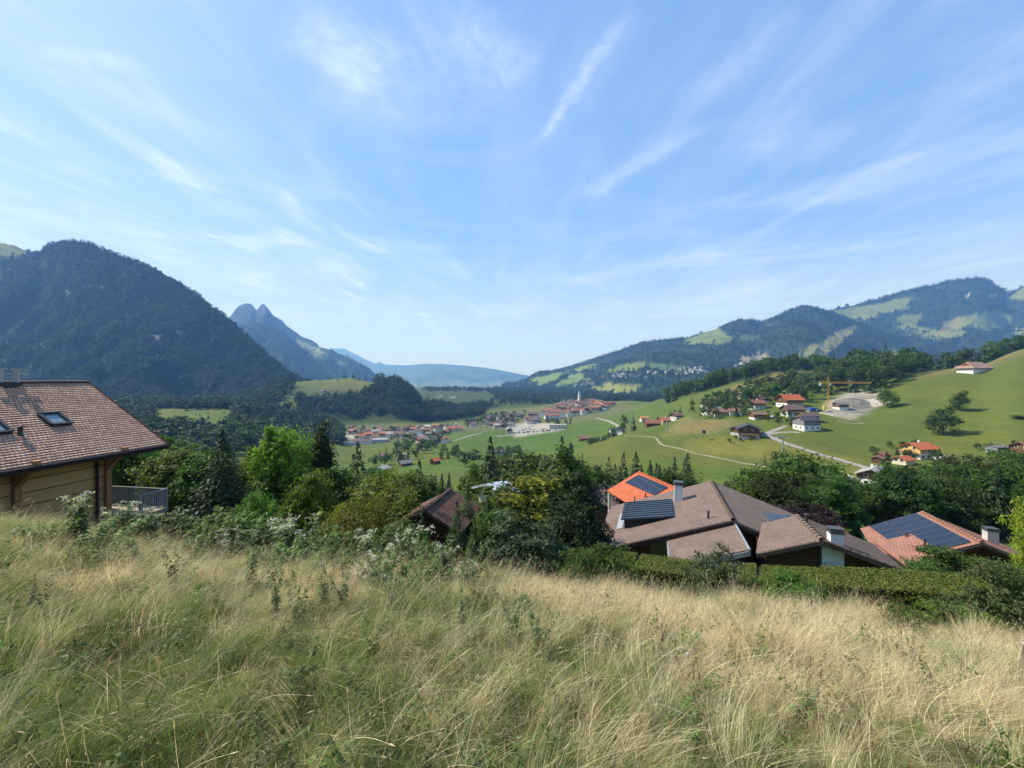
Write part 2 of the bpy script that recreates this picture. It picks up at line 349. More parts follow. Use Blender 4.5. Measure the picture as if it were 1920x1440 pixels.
def GP(px, D, dz=0): x = U(px)*D; return Vector((x, D, ground_z(x, D)+dz))
def gray_hit(px, py, lo=20, hi=1500):
    """first ground point along the line of sight through a photo pixel"""
    for D in np.geomspace(lo, hi, 900):
        if ground_z(U(px)*D, D) >= (HOR-py)/F*D: return D
    return hi
def inpoly(px, py, poly):
    px = np.asarray(px, float); py = np.asarray(py, float); r = np.zeros(px.shape, bool); n = len(poly)
    for k in range(n):
        (x1, y1), (x2, y2) = poly[k], poly[(k+1) % n]
        if y1 == y2: continue
        c = ((y1 > py) != (y2 > py)) & (px < (x2-x1)*(py-y1)/(y2-y1)+x1); r ^= c
    return r
# land cover: base colour per vertex, from plan polygons given as (photo column, depth)
def cover_ground():
    D = np.maximum(GY, .01); pxs = np.where(GY > .01, GX/D*F+960, np.where(GX > 0, 9999, -9999))
    r = np.hypot(GX, GY); col = np.zeros(GX.shape+(3,))
    col[:] = (.084, .120, .025)
    wob = 10*np.sin(GX*.05+2*np.sin(GY*.03))+4*np.sin(GX*.31+2*np.sin(GY*.23))
    def paint(poly, c, k=1.0):
        m = inpoly(pxs+wob, D, poly); col[m] = np.array(c)*k+col[m]*(1-k)
    olive = (.105, .108, .030); tan = (.18, .15, .068); dark = (.035, .055, .018); lush = (.070, .124, .022)
    paint([(1100,120),(2000,120),(2000,200),(1640,210),(1450,232),(1300,262),(1180,330),(1100,330)], olive, .45)
    paint([(1290,262),(1450,232),(1640,180),(1640,150),(1560,150),(1400,200),(1290,230)], (.15, .15, .04), .75)     # paler mown strip above the trees
    paint([(1250,290),(1345,262),(1400,275),(1330,312),(1270,345)], tan, .8)
    paint([(1180,110),(1420,110),(1420,170),(1300,195),(1180,240)], lush, .7)
    paint([(1380,330),(1500,400),(1600,400),(1600,520),(1480,520),(1370,480)], tan, .75)
    paint([(1710,315),(1830,325),(1960,300),(1960,420),(1800,420),(1700,400)], tan, .7)
    paint([(1620,150),(1960,150),(1960,330),(1700,330),(1560,260)], (.092, .124, .027), .8)
    paint([(520,900),(740,900),(740,1250),(520,1250)], olive, .3)
    paint([(610,960),(700,960),(700,1210),(610,1210)], (.14, .14, .045), .5)
    paint([(545,285),(900,285),(900,350),(545,350)], lush, .8)
    paint([(820,380),(1180,400),(1150,700),(820,700)], lush, .8)
    paint([(700,560),(1180,720),(1180,1100),(1000,1120),(840,830),(640,820),(640,620)], (.13, .135, .075), .6)
    paint([(560,770),(910,870),(910,1280),(560,940)], dark, .8)
    paint([(860,1080),(1300,1080),(1300,3000),(600,3000)], dark, .8)
    # building site: bare grey earth
    paint([(1543,290),(1600,262),(1668,300),(1662,330),(1600,345),(1553,325)], (.34, .31, .27), .9)
    paint([(1590,290),(1640,284),(1665,318),(1610,322)], (.17, .165, .15), .8)
    paint([(955,580),(1050,600),(1050,680),(1000,760),(955,700)], (.36, .35, .33), .9)
    paint([(650,575),(668,575),(672,720),(650,720)], (.50, .47, .40), .9)
    for _ in range(2): col[1:-1, 1:-1] = (col[1:-1, 1:-1]*2+col[:-2, 1:-1]+col[2:, 1:-1]+col[1:-1, :-2]+col[1:-1, 2:])/6
    k = np.clip(1-(r-9)/16, 0, 1)[..., None]
    col = col*(1-k)+np.array((.085, .085, .032))*k
    kk = (np.clip((26-r)/6, 0, 1)*np.clip((r-13)/6, 0, 1))[..., None]
    col = col*(1-kk)+np.array((.05, .06, .02))*kk
    return col
def groundmat():
    m, t = newmat('ground')
    at = t.n('ShaderNodeAttribute', attribute_name='lc'); tc = t.n('ShaderNodeTexCoord')
    n1 = t.n('ShaderNodeTexNoise', {'Vector': tc.outputs['Object'], 'Scale': .018, 'Detail': 9, 'Roughness': .62})
    n2 = t.n('ShaderNodeTexNoise', {'Vector': tc.outputs['Object'], 'Scale': .35, 'Detail': 8, 'Roughness': .7})
    mp = t.n('ShaderNodeMapping', {0: tc.outputs['Object'], 2: (0, 0, R(25)), 3: (.30, .012, .1)})
    n3 = t.n('ShaderNodeTexNoise', {'Vector': mp.outputs[0], 'Scale': 1.0, 'Detail': 5, 'Roughness': .6})
    c = t.mix(t.math('MULTIPLY', t.ramp(n1.outputs[0], .40, .68), .62), at.outputs[0], t.mix(1.0, at.outputs[0], (1.55, 1.2, .95, 1), 'MULTIPLY'))
    c = t.mix(t.math('MULTIPLY', t.ramp(n3.outputs[0], .42, .66), .45), c, t.mix(1.0, c, (.68, .8, .62, 1), 'MULTIPLY'))
    c = t.mix(t.math('MULTIPLY', t.ramp(n2.outputs[0], .35, .75), .75), c, t.mix(1.0, c, (.62, .66, .6, 1), 'MULTIPLY'))
    b = t.n('ShaderNodeBump', {'Height': n2.outputs[0], 'Strength': .55, 'Distance': 1.0})
    p = t.n('ShaderNodeBsdfPrincipled', {'Base Color': c, 'Roughness': .95, 'Specular IOR Level': .1, 'Normal': b.outputs[0]})
    finish(t, p.outputs[0]); return m
GROUNDMAT = groundmat()
def make_ground():
    na, nr = GZ.shape
    V = np.stack([GX, GY, GZ], -1).reshape(-1, 3); cols = cover_ground().reshape(-1, 3)
    i, j = np.meshgrid(np.arange(na-1), np.arange(nr-1), indexing='ij'); a = i*nr+j
    Fq = np.stack([a, a+1, a+nr+1, a+nr], -1).reshape(-1, 4)[:, ::-1]
    me = npmesh('ground', V, Fq, GROUNDMAT, cols, True)
    return kind(link('ground', me), 'structure')
make_ground()
# ------------------------------------------------------------------ mountains
def fbm(x, y, scale, oct=6, seed=0):
    f = np.array([mnoise.fractal(Vector((a/scale+seed*17.3, b/scale-seed*9.1, seed*3.7)), .9, 2.1, oct) for a, b in zip(x.ravel(), y.ravel())])
    return f.reshape(x.shape)
def hillmat(name, bumpd=8.0, tex=.02, contrast=.5):
    m, t = newmat(name)
    at = t.n('ShaderNodeAttribute', attribute_name='lc'); tc = t.n('ShaderNodeTexCoord')
    n1 = t.n('ShaderNodeTexNoise', {'Vector': tc.outputs['Object'], 'Scale': tex, 'Detail': 9, 'Roughness': .7})
    vo = t.n('ShaderNodeTexVoronoi', {'Vector': tc.outputs['Object'], 'Scale': tex*3.2, 'Randomness': 1.0})
    c = t.mix(t.math('MULTIPLY', t.ramp(n1.outputs[0], .35, .7), contrast), at.outputs[0], t.mix(1.0, at.outputs[0], (1.5, 1.35, 1.0, 1), 'MULTIPLY'))
    h = t.math('SUBTRACT', t.math('MULTIPLY', n1.outputs[0], .8), t.math('MULTIPLY', vo.outputs[0], .4))
    b = t.n('ShaderNodeBump', {'Height': h, 'Strength': .8, 'Distance': bumpd})
    p = t.n('ShaderNodeBsdfPrincipled', {'Base Color': c, 'Roughness': .95, 'Specular IOR Level': .05, 'Normal': b.outputs[0]})
    finish(t, p.outputs[0]); return m
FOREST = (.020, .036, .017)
def mountain(name, ridge, base, nu, nv, back, power, amp, nscale, mat, meadows=(), rocks=(), seed=1, forest=FOREST, meadow=(.12, .145, .05), rough=0.0):
    rx = [p[0] for p in ridge]; bx = [p[0] for p in base]
    pxs = np.linspace(rx[0], rx[-1], nu); v = np.concatenate([np.linspace(0, 1, nv), np.linspace(1, 1.6, 10)[1:]])
    rp, rd = np.interp(pxs, rx, [p[1] for p in ridge]), np.interp(pxs, rx, [p[2] for p in ridge])
    bp, bd = np.interp(pxs, bx, [p[1] for p in base]), np.interp(pxs, bx, [p[2] for p in base])
    rz, bz = (HOR-rp)/F*rd, (HOR-bp)/F*bd
    P, Vv = np.meshgrid(pxs, v, indexing='ij'); vf = np.minimum(Vv, 1); vb = np.maximum(Vv-1, 0)/.6
    D = bd[:, None]+(rd-bd)[:, None]*vf+back*vb
    Z = bz[:, None]+(rz-bz)[:, None]*vf**power
    Z = Z-(Z-np.minimum(bz[:, None], -60))*(vb**1.2)
    X = (P-960)/F*D; Y = D
    env = 4*vf*(1-vf); env = np.clip(env*1.6, 0, 1)
    n = fbm(X, Y, nscale, 6, seed); n2 = np.abs(fbm(X*1.0+Y*.3, Y*.35, nscale*.45, 5, seed+5))
    Z = Z+env*amp*(n*.8-n2*.9)+(Vv > .02)*amp*.04*fbm(X, Y, nscale*.12, 3, seed+9)
    if rough: Z = Z+rough*(fbm(X, Y*.02, 260., 5, seed+11)-.35*np.abs(fbm(X, Y*.02, 90., 4, seed+12)))*vf**3*np.clip(1-vb*2, 0, 1)
    px, py = X/Y*F+960, HOR-Z/Y*F
    col = np.zeros(X.shape+(3,)); col[:] = forest
    free = np.zeros(X.shape, bool); wx = 9*fbm(X, Y, nscale*.3, 4, seed+3); wy = 5*fbm(X, Y, nscale*.25, 4, seed+4)
    for poly, c in meadows:
        mm = inpoly(px+wx, py+wy, poly)&(Vv <= 1.05); col[mm] = c or meadow; free |= mm
    for poly, c in rocks:
        mm = inpoly(px+wx*.6, py+wy*.6, poly)&(Vv <= 1.05); col[mm] = c; free |= mm
    nuu, nvv = X.shape
    i, j = np.meshgrid(np.arange(nuu-1), np.arange(nvv-1), indexing='ij'); a = i*nvv+j
    Fq = np.stack([a, a+nvv, a+nvv+1, a+1], -1).reshape(-1, 4)
    me = npmesh(name, np.stack([X, Y, Z], -1).reshape(-1, 3), Fq, mat, col.reshape(-1, 3), True)
    o = kind(link(name, me), 'structure')
    return dict(o=o, X=X, Y=Y, Z=Z, free=free, px=pxs, v=v, nv=nv)
def on_mountain(M, n, vmin=0.0, vmax=1.0, pxr=None):
    """random tree feet on the wooded parts of a mountain, evenly by area"""
    nu = len(M['px']); out = []
    i = RNG.uniform(0, nu-1.001, n*3); j = RNG.uniform(vmin*(M['nv']-1), vmax*(M['nv']-1)-.001, n*3)
    i0, j0 = i.astype(int), j.astype(int); fi, fj = i-i0, j-j0
    g = lambda A: (A[i0, j0]*(1-fj)+A[i0, j0+1]*fj)*(1-fi)+(A[i0+1, j0]*(1-fj)+A[i0+1, j0+1]*fj)*fi
    x, y, z = g(M['X']), g(M['Y']), g(M['Z'])
    ok = ~M['free'][i0, j0]
    ww = y/y.max(); ok &= RNG.random(len(y)) < ww
    p = np.stack([x, y, z], -1)[ok]
    return p[:n]
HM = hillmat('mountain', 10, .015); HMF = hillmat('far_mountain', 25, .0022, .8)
ML = mountain('hill', [(-420,430,2300),(-120,444,2200),(0,455,2100),(25,460,2050),(50,471,2000),(77,476,1960),(84,462,1950),(110,453,1920),(140,451,1900),(175,459,1870),(200,470,1840),(260,492,1790),(300,509,1750),(340,534,1700),(370,553,1660),(400,578,1620),(420,591,1590),(440,608,1560),(460,628,1530),(490,654,1480),(520,684,1430),(545,702,1400),(570,716,1370),(640,735,1340)],
    [(-420,800,720),(0,800,760),(200,792,800),(300,775,830),(450,752,960),(560,724,1080),(640,745,1200)], 200, 70, 1200, 1.8, 95, 420, HM,
    meadows=[([(-420,430),(0,452),(30,466),(52,479),(20,482),(-60,488),(-420,490)], (.15,.17,.06))],
    rocks=[([(282,628),(308,622),(310,636),(292,640)], (.17,.165,.15)), ([(330,620),(342,618),(340,632),(332,636)], (.17,.165,.15)), ([(118,545),(128,545),(128,562),(122,560)], (.14,.135,.125)),
           ([(150,566),(160,568),(162,580),(154,578)], (.14,.135,.125)), ([(172,538),(190,540),(180,545)], (.11,.11,.10)), ([(262,562),(282,560),(280,570),(266,570)], (.11,.11,.10))], seed=2)
MT = mountain('hill', [(330,640,5600),(400,612,5400),(430,592,5300),(440,583,5250),(452,571,5200),(462,566,5200),(472,569,5200),(481,576,5200),(488,570,5200),(496,568,5200),(503,575,5200),(510,587,5200),(520,595,5200),(545,612,5100),(580,634,5000),(610,651,4900),(640,666,4800),(670,683,4700),(695,698,4600),(730,712,4500)],
    [(330,740,3300),(560,735,3100),(730,730,3000)], 220, 50, 2500, 1.25, 260, 1100, HM, meadows=[([(560,632),(575,640),(600,655),(618,668),(606,676),(585,664),(565,648)], (.16,.19,.08)), ([(620,668),(655,680),(650,686),(628,680)], (.12,.16,.07))],
    rocks=[([(450,565),(475,562),(510,585),(495,592),(470,582),(452,580)], (.05,.06,.055))], seed=4, rough=48)
MS = mountain('hill', [(380,640,4200),(430,612,4100),(470,606,4000),(505,610,3950),(530,620,3900),(552,640,3850),(575,664,3800),(600,688,3700),(625,710,3600),(650,728,3500)],
    [(380,745,2600),(650,742,2500)], 120, 40, 1500, 1.3, 130, 700, HM, seed=6)
MF = mountain('hill', [(480,690,15000),(560,668,15000),(600,657,15000),(625,653,15000),(645,653,15000),(660,661,14500),(690,676,13500),(704,682,13000),(711,678,12800),(720,683,12600),(760,685,12000),(800,682,11500),(840,683,11000),(880,686,10500),(920,691,10200),(960,698,10000),(1000,706,10000),(1060,716,10000),(1120,720,10000)],
    [(480,735,7000),(800,733,6500),(1120,732,6500)], 240, 50, 3000, 1.1, 150, 2200, HMF,
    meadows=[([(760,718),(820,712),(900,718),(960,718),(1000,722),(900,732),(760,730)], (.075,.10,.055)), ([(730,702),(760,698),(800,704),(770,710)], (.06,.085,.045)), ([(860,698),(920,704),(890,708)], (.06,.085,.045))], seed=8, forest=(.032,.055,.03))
MR = mountain('hill', [(940,724,3900),(985,713,3850),(1010,702,3800),(1060,690,3700),(1110,674,3600),(1160,657,3500),(1205,641,3450),(1250,637,3400),(1290,633,3350),(1320,623,3300),(1340,618,3300),(1353,612,3300),(1385,600,3250),(1400,598,3250),(1432,604,3200),(1450,595,3200),(1485,580,3150),(1510,573,3150),(1540,579,3100),(1560,586,3050),(1600,601,3000),(1640,617,2900),(1680,630,2850),(1720,644,2800),(1760,657,2700),(1820,668,2600),(1900,690,2600)],
    [(940,728,3000),(1040,738,2300),(1150,745,1700),(1300,745,1500),(1500,720,1500),(1700,712,1600),(1900,712,1700)], 260, 70, 1500, 1.15, 90, 620, HM,
    meadows=[([(1268,645),(1300,629),(1340,612),(1365,626),(1371,640),(1340,647),(1300,647)], (.115,.148,.05)), ([(990,712),(1040,698),(1064,697),(1050,706),(1010,724)], (.12,.18,.05)), ([(1066,702),(1092,700),(1100,714),(1040,726),(1060,712)], (.11,.17,.05)),
        ([(1060,692),(1110,683),(1130,688),(1085,697)], (.12,.17,.05)), ([(1138,695),(1180,681),(1232,680),(1200,694),(1150,699)], (.13,.17,.05)), ([(1100,727),(1150,720),(1200,722),(1190,734),(1120,740)], (.16,.18,.05)), ([(1200,688),(1240,680),(1300,690),(1270,697)], (.07,.11,.04)),
        ([(1500,658),(1540,642),(1580,616),(1607,607),(1602,620),(1575,645),(1545,662),(1520,670)], (.14,.14,.06)), ([(1496,664),(1540,652),(1560,660),(1520,672)], (.14,.16,.06)), ([(1598,682),(1640,665),(1702,661),(1742,664),(1722,676),(1660,680),(1612,692)], (.13,.16,.06)),
        ([(1430,598),(1445,610),(1452,616),(1438,608)], (.17,.18,.07)), ([(1395,590),(1412,596),(1390,604)], (.16,.17,.07)), ([(1380,630),(1420,628),(1430,640),(1390,642)], (.07,.09,.04)), ([(1385,668),(1440,664),(1442,674),(1390,682)], (.26,.22,.17))], seed=10)
def MS_(L, k=.76): return [(x, y, d*k) for x, y, d in L]
MM = mountain('hill', MS_([(1450,610,4900),(1540,588,4850),(1570,577,4800),(1600,573,4800),(1660,556,4750),(1720,540,4700),(1780,527,4700),(1830,521,4650),(1848,523,4650),(1870,536,4600),(1890,549,4550),(1905,545,4500),(1920,535,4450),(1990,505,4300),(2120,470,4200),(2350,440,4000)]),
    MS_([(1450,700,3000),(1700,690,2900),(2350,690,2400)]), 200, 70, 1800, 1.2, 150, 900, HM,
    meadows=[([(1560,584),(1620,573),(1680,561),(1712,553),(1696,568),(1702,580),(1680,585),(1650,592),(1620,602),(1590,600)], (.115,.145,.052)), ([(1668,602),(1700,590),(1728,590),(1715,610),(1760,622),(1790,600),(1850,585),(1896,586),(1894,612),(1850,622),(1820,612),(1780,640),(1740,634),(1700,620)], (.115,.145,.052)),
        ([(1770,606),(1796,594),(1794,610),(1776,626),(1752,628)], (.15,.145,.066)), ([(1884,562),(1920,538),(1990,500),(2120,470),(2120,540),(1920,563),(1890,568)], (.115,.145,.052)), ([(1900,622),(1990,600),(2100,640),(1930,640)], (.15,.18,.07))],
    rocks=[([(1809,548),(1816,546),(1817,558),(1811,560)], (.35,.34,.32)), ([(1755,538),(1762,540),(1760,546),(1753,545)], (.14,.135,.125)), ([(1850,552),(1866,550),(1868,558),(1856,560)], (.2,.2,.18))], seed=12)

# ------------------------------------------------------------------ foliage builders
def diamonds(P, N, size, asp, col, twist=None):
    """n leaf-shaped quads at P facing N"""
    n = len(P); N = N/np.maximum(np.linalg.norm(N, axis=1, keepdims=True), 1e-6)
    a = RNG.normal(size=(n, 3)) if twist is None else twist
    T = a-N*np.sum(a*N, 1, keepdims=True); T /= np.maximum(np.linalg.norm(T, axis=1, keepdims=True), 1e-6); B = np.cross(N, T)
    s = np.asarray(size).reshape(-1, 1)*np.ones((n, 1))
    V = np.stack([P-T*s, P+B*s*asp+N*s*.12, P+T*s, P-B*s*asp+N*s*.12], 1).reshape(-1, 3)
    Fq = np.arange(n*4).reshape(-1, 4); return V, Fq, np.repeat(col, 4, 0)
def crown(name, lobes, n, leaf, col, clump=.24, nclump=40, asp=.55, fill=.25, droop=0.0, mat=None, varc=.35, tip=None):
    """crown of leaf clumps spread over overlapping lobes (cx,cy,cz,rx,ry,rz)"""
    L = np.array(lobes, float); wts = (L[:, 3]*L[:, 5]); wts = wts/wts.sum()
    k = RNG.choice(len(L), nclump, p=wts); d = RNG.normal(size=(nclump, 3)); d[:, 2] = d[:, 2]*.9+.25
    d /= np.linalg.norm(d, axis=1, keepdims=True)
    rad = 1-np.abs(RNG.normal(size=nclump))*fill; rad = np.clip(rad, .1, 1.08)
    cc = L[k, :3]+d*L[k, 3:]*rad[:, None]; cr = L[k, 3:].mean(1)*clump*RNG.uniform(.7, 1.4, nclump); ct = RNG.uniform(1-varc, 1+varc, nclump)
    q = RNG.integers(0, nclump, n); off = RNG.normal(size=(n, 3))*cr[q][:, None]*np.array([.75, .75, .55])
    P = cc[q]+off; P[:, 2] -= droop*np.abs(RNG.normal(size=n))
    N = d[q]*.7+RNG.normal(size=(n, 3))*.6+np.array([0, 0, .55])
    c = np.array(col)[None]*(ct[q]*RNG.uniform(.75, 1.25, n))[:, None]; c[:, 0] *= RNG.uniform(.85, 1.2, n)
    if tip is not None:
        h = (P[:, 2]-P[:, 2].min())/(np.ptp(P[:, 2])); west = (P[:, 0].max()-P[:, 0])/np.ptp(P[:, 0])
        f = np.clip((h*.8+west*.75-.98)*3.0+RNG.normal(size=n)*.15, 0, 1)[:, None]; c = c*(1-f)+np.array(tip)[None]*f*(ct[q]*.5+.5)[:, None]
    V, Fq, cv = diamonds(P, N, leaf*RNG.uniform(.6, 1.25, n), asp, c)
    return npmesh(name, V, Fq, mat or LEAF, cv)
def fir(name, H, rad, levels, per, col, leaf, sub=3, mat=None, sag=.25, base=.08, conv=1.0):
    """conifer crown: whorls of drooping sprays round a stem"""
    P = []; N = []; T = []; S = []; Cc = []
    for i in range(levels):
        h = base+(1-base)*((i+RNG.random()*.6)/levels); R_ = rad*((1-h)/(1-base))**(conv*.85)*RNG.uniform(.82, 1.12)+.02*rad
        m = max(5, int(per*1.25*(1-h)**.7))
        for b in range(m):
            a = RNG.uniform(0, 2*math.pi); rr = R_*RNG.uniform(.6, 1.08); ca, sa = math.cos(a), math.sin(a); ct = RNG.uniform(.6, 1.4)
            for s in range(sub):
                f = .34+.66*(s+.5)/sub; r = rr*f; z = H*h-sag*rr*f*f*1.2+RNG.normal()*.01*H
                P.append((ca*r, sa*r, z)); N.append((ca*.9+RNG.normal()*.55, sa*.9+RNG.normal()*.55, .75)); T.append((ca, sa, -sag)); S.append(min(max(leaf*.6, rr/sub*.85), leaf*1.5)*RNG.uniform(.8, 1.2)); j = RNG.normal()*.22*rr*f+RNG.normal()*.03; P[-1] = (P[-1][0]-sa*j, P[-1][1]+ca*j, P[-1][2])
                g = ct*RNG.uniform(.8, 1.2)*(.8+.5*f); Cc.append((col[0]*g, col[1]*g, col[2]*g))
    P.append((0, 0, H*.985)); N.append((.3, -1, .1)); T.append((0, 0, 1)); S.append(H*.025); Cc.append(col)
    V, Fq, cv = diamonds(np.array(P), np.array(N), np.array(S), .46, np.array(Cc), np.array(T))
    return npmesh(name, V, Fq, mat or NEEDLE, cv)
def stem(name, H, r, limbs=7, spread=.3, seed=0):
    rnd = random.Random(seed); mb = MB(); p = Vector((0, 0, -.4)); pts = [p]
    for k in range(4):
        p = p+Vector((rnd.uniform(-.02, .02)*H, rnd.uniform(-.02, .02)*H, H/4+.1)); pts.append(p)
    for k in range(4): mb.bar(pts[k], pts[k+1], r*(1-k*.22), 7, r*(1-(k+1)*.22))
    for k in range(limbs):
        a = rnd.uniform(0, 6.28); f = rnd.uniform(.3, .85); q = pts[0].lerp(pts[-1], f)
        e = q+Vector((math.cos(a)*H*spread, math.sin(a)*H*spread, H*spread*rnd.uniform(.5, 1.1)))
        mb.bar(q, e, r*.42, 5, r*.1)
    return mb.mesh(name, BARK)
G1 = (.072, .112, .026); G2 = (.098, .142, .029); DK = (.034, .060, .022)
def lobeset(n, w, h, seed, z0=.32):
    rnd = random.Random(seed); L = [(0, 0, h*.62, w*.36, w*.36, h*.30)]
    for k in range(n):
        a = k/n*6.28+rnd.uniform(-.5, .5); f = rnd.uniform(.2, .34); zc = rnd.uniform(z0, .80)
        s = (1-abs(zc-.5)*.9)
        L.append((math.cos(a)*w*f*s, math.sin(a)*w*f*s, h*zc, w*rnd.uniform(.17, .28), w*rnd.uniform(.17, .28), h*rnd.uniform(.12, .2)))
    return L
# prototype crowns, all 10 m tall
BL = [crown('crown', lobeset(9, 8, 10, s), 3600, .25, G1 if s % 2 else G2, nclump=70+10*s) for s in range(5)]
BLN = [crown('crown', lobeset(11, 7.5, 10, s+20, .22), 12000, .165, G1 if s % 2 else G2, nclump=170, clump=.2) for s in range(3)]
BLF = [crown('crown', lobeset(7, 8.5, 9.5, s+40, .25), 900, .44, G1, nclump=36) for s in range(4)]
CN = [fir('crown', 10, 2.6, 30, 20, DK, .26, sub=4) for s in range(3)]
CNN = [fir('crown', 10, 2.7, 46, 28, DK, .13, sub=9) for s in range(2)]
CNF = [fir('crown', 10, 2.3, 14, 11, DK, .5, sub=2) for s in range(3)]
TRK = [stem('trunk', 7.0, .26, 8, .32, s) for s in range(3)]; TRC = stem('trunk', 9.0, .2, 3, .1, 9)
# far-off woods: coarse trees for the masses
FB = [crown('tree_mass', lobeset(6, 9, 10, s+60, .2), 150, .95, (.032, .056, .018), nclump=22) for s in range(4)]
FC = [fir('tree_mass', 10, 2.0, 6, 7, (.015, .030, .014), .8, sub=1) for s in range(3)]
def proto(me, name):
    return bpy.data.objects.new(name, me)       # only instanced, never linked
def scatter(name, pts, rot, scl, vi, protos, label=None, cat=None):
    """one object of many instances (for what nobody could count)"""
    me = bpy.data.meshes.new(name); n = len(pts); me.vertices.add(n); me.vertices.foreach_set('co', np.asarray(pts, np.float32).ravel())
    a = me.attributes.new('rot', 'FLOAT_VECTOR', 'POINT'); a.data.foreach_set('vector', np.asarray(rot, np.float32).ravel())
    a = me.attributes.new('scl', 'FLOAT_VECTOR', 'POINT'); a.data.foreach_set('vector', np.asarray(scl, np.float32).ravel())
    a = me.attributes.new('vi', 'INT', 'POINT'); a.data.foreach_set('value', np.asarray(vi, np.int32))
    me.update(); o = link(name, me)
    g = bpy.data.node_groups.new(name, 'GeometryNodeTree')
    g.interface.new_socket('Geometry', in_out='INPUT', socket_type='NodeSocketGeometry'); g.interface.new_socket('Geometry', in_out='OUTPUT', socket_type='NodeSocketGeometry')
    N = g.nodes; L = g.links; gi = N.new('NodeGroupInput'); go = N.new('NodeGroupOutput'); jn = N.new('GeometryNodeJoinGeometry')
    def attr(nm, dt): q = N.new('GeometryNodeInputNamedAttribute'); q.data_type = dt; q.inputs[0].default_value = nm; return q.outputs[0]
    ar, as_, av = attr('rot', 'FLOAT_VECTOR'), attr('scl', 'FLOAT_VECTOR'), attr('vi', 'INT')
    for k, p in enumerate(protos):
        cmp_ = N.new('FunctionNodeCompare'); cmp_.data_type = 'INT'; cmp_.operation = 'EQUAL'
        L.new(av, cmp_.inputs[2]); cmp_.inputs[3].default_value = k
        oi = N.new('GeometryNodeObjectInfo'); oi.inputs[0].default_value = p
        ip = N.new('GeometryNodeInstanceOnPoints'); L.new(gi.outputs[0], ip.inputs['Points']); L.new(cmp_.outputs[0], ip.inputs['Selection'])
        L.new(oi.outputs['Geometry'], ip.inputs['Instance']); L.new(ar, ip.inputs['Rotation']); L.new(as_, ip.inputs['Scale'])
        L.new(ip.outputs[0], jn.inputs[0])
    L.new(jn.outputs[0], go.inputs[0])
    md = o.modifiers.new('scatter', 'NODES'); md.node_group = g
    kind(o, 'stuff')
    if label: tag(o, label, cat)
    return o
PFB = [proto(m, 'broadleaf_mass') for m in FB]; PFC = [proto(m, 'conifer_mass') for m in FC]
def woods(name, pts, hmin, hmax, conif, label):
    n = len(pts); s = RNG.uniform(hmin, hmax, n)/10*RNG.choice([.8, 1, 1.1], n)
    rot = np.zeros((n, 3)); rot[:, 2] = RNG.uniform(0, 6.28, n); isc = RNG.random(n) < conif
    vi = np.where(isc, 4+RNG.integers(0, 3, n), RNG.integers(0, 4, n)); sc = np.stack([s, s, s*np.where(isc, 1.15, .95)], -1)
    p = pts.copy(); p[:, 2] -= .6
    return scatter(name, p, rot, sc, vi, PFB+PFC, label, 'woodland')
def in_plan(poly, n, zfun=True):
    """n random points inside a plan polygon given as (photo column, depth)"""
    a = np.array(poly, float); lo, hi = a.min(0), a.max(0); out = []
    while len(out) < n:
        p = RNG.uniform(lo[0], hi[0], 400); d = np.sqrt(RNG.uniform(lo[1]**2, hi[1]**2, 400)); k = inpoly(p, d, poly)
        out += list(zip(p[k], d[k]))
    out = np.array(out[:n]); x = (out[:, 0]-960)/F*out[:, 1]
    return np.stack([x, out[:, 1], ground_zv(x, out[:, 1])], -1)
def ridge_only(M, n): return on_mountain(M, n, .96, 1.0)
woods('mountain_forest', np.vstack([on_mountain(ML, 9000, .02, .35), on_mountain(ML, 22000, .3), ridge_only(ML, 900)]), 12, 20, .45, 'dark forest covering the steep mountain on the left')
woods('mountain_forest', np.vstack([on_mountain(MR, 15000, .0), ridge_only(MR, 800)]), 13, 22, .55, 'forest with meadow clearings on the lower hills to the right')
woods('mountain_forest', np.vstack([on_mountain(MM, 9000, .1), ridge_only(MM, 500)]), 20, 30, .75, 'hazy forest on the highest mountain at the right')
woods('mountain_forest', np.vstack([on_mountain(MT, 3500, .0, .8), on_mountain(MS, 3500)]), 22, 32, .6, 'blue hazy forest below the twin-peaked mountain')
woods('valley_forest', np.vstack([in_plan([(555,780),(600,800),(690,860),(780,860),(905,960),(915,1260),(880,1290),(800,1080),(775,1040),(740,1150),(700,1140),(712,1040),(640,960),(600,900),(555,900)], 1500),
    in_plan([(905,1150),(1010,1180),(1180,1100),(1260,900),(1330,900),(1330,2400),(930,2900),(905,2300),(930,1600)], 3200), in_plan([(800,2000),(905,2000),(905,2500),(790,2500)], 260),
    in_plan([(700,950),(775,950),(790,1060),(750,1150),(705,1060)], 420)]), 16, 24, .55, 'dark woods filling the gorge and the wooded knoll in mid valley')
def woods_but(poly, n, holes):
    p = in_plan(poly, n); px = p[:, 0]/p[:, 1]*F+960; k = np.ones(len(p), bool)
    for h in holes: k &= ~inpoly(px, p[:, 1], h)
    return p[k]
woods('valley_forest', woods_but([(90,240),(330,240),(600,430),(646,560),(646,760),(560,790),(330,760),(60,700)], 1500, [[(285,480),(435,500),(440,680),(290,660)], [(520,840),(720,840),(720,1250),(520,1250)], [(600,380),(720,380),(720,575),(610,560)]]), 15, 22, .35, 'mixed woods on the left valley floor round the sloping meadow')
woods('valley_forest', in_plan([(200,660),(330,660),(345,610),(430,660),(470,700),(540,880),(555,1000),(530,1090),(470,960),(330,800),(200,780)], 520), 16, 23, .3, 'leafy woods at the foot of the left mountain')
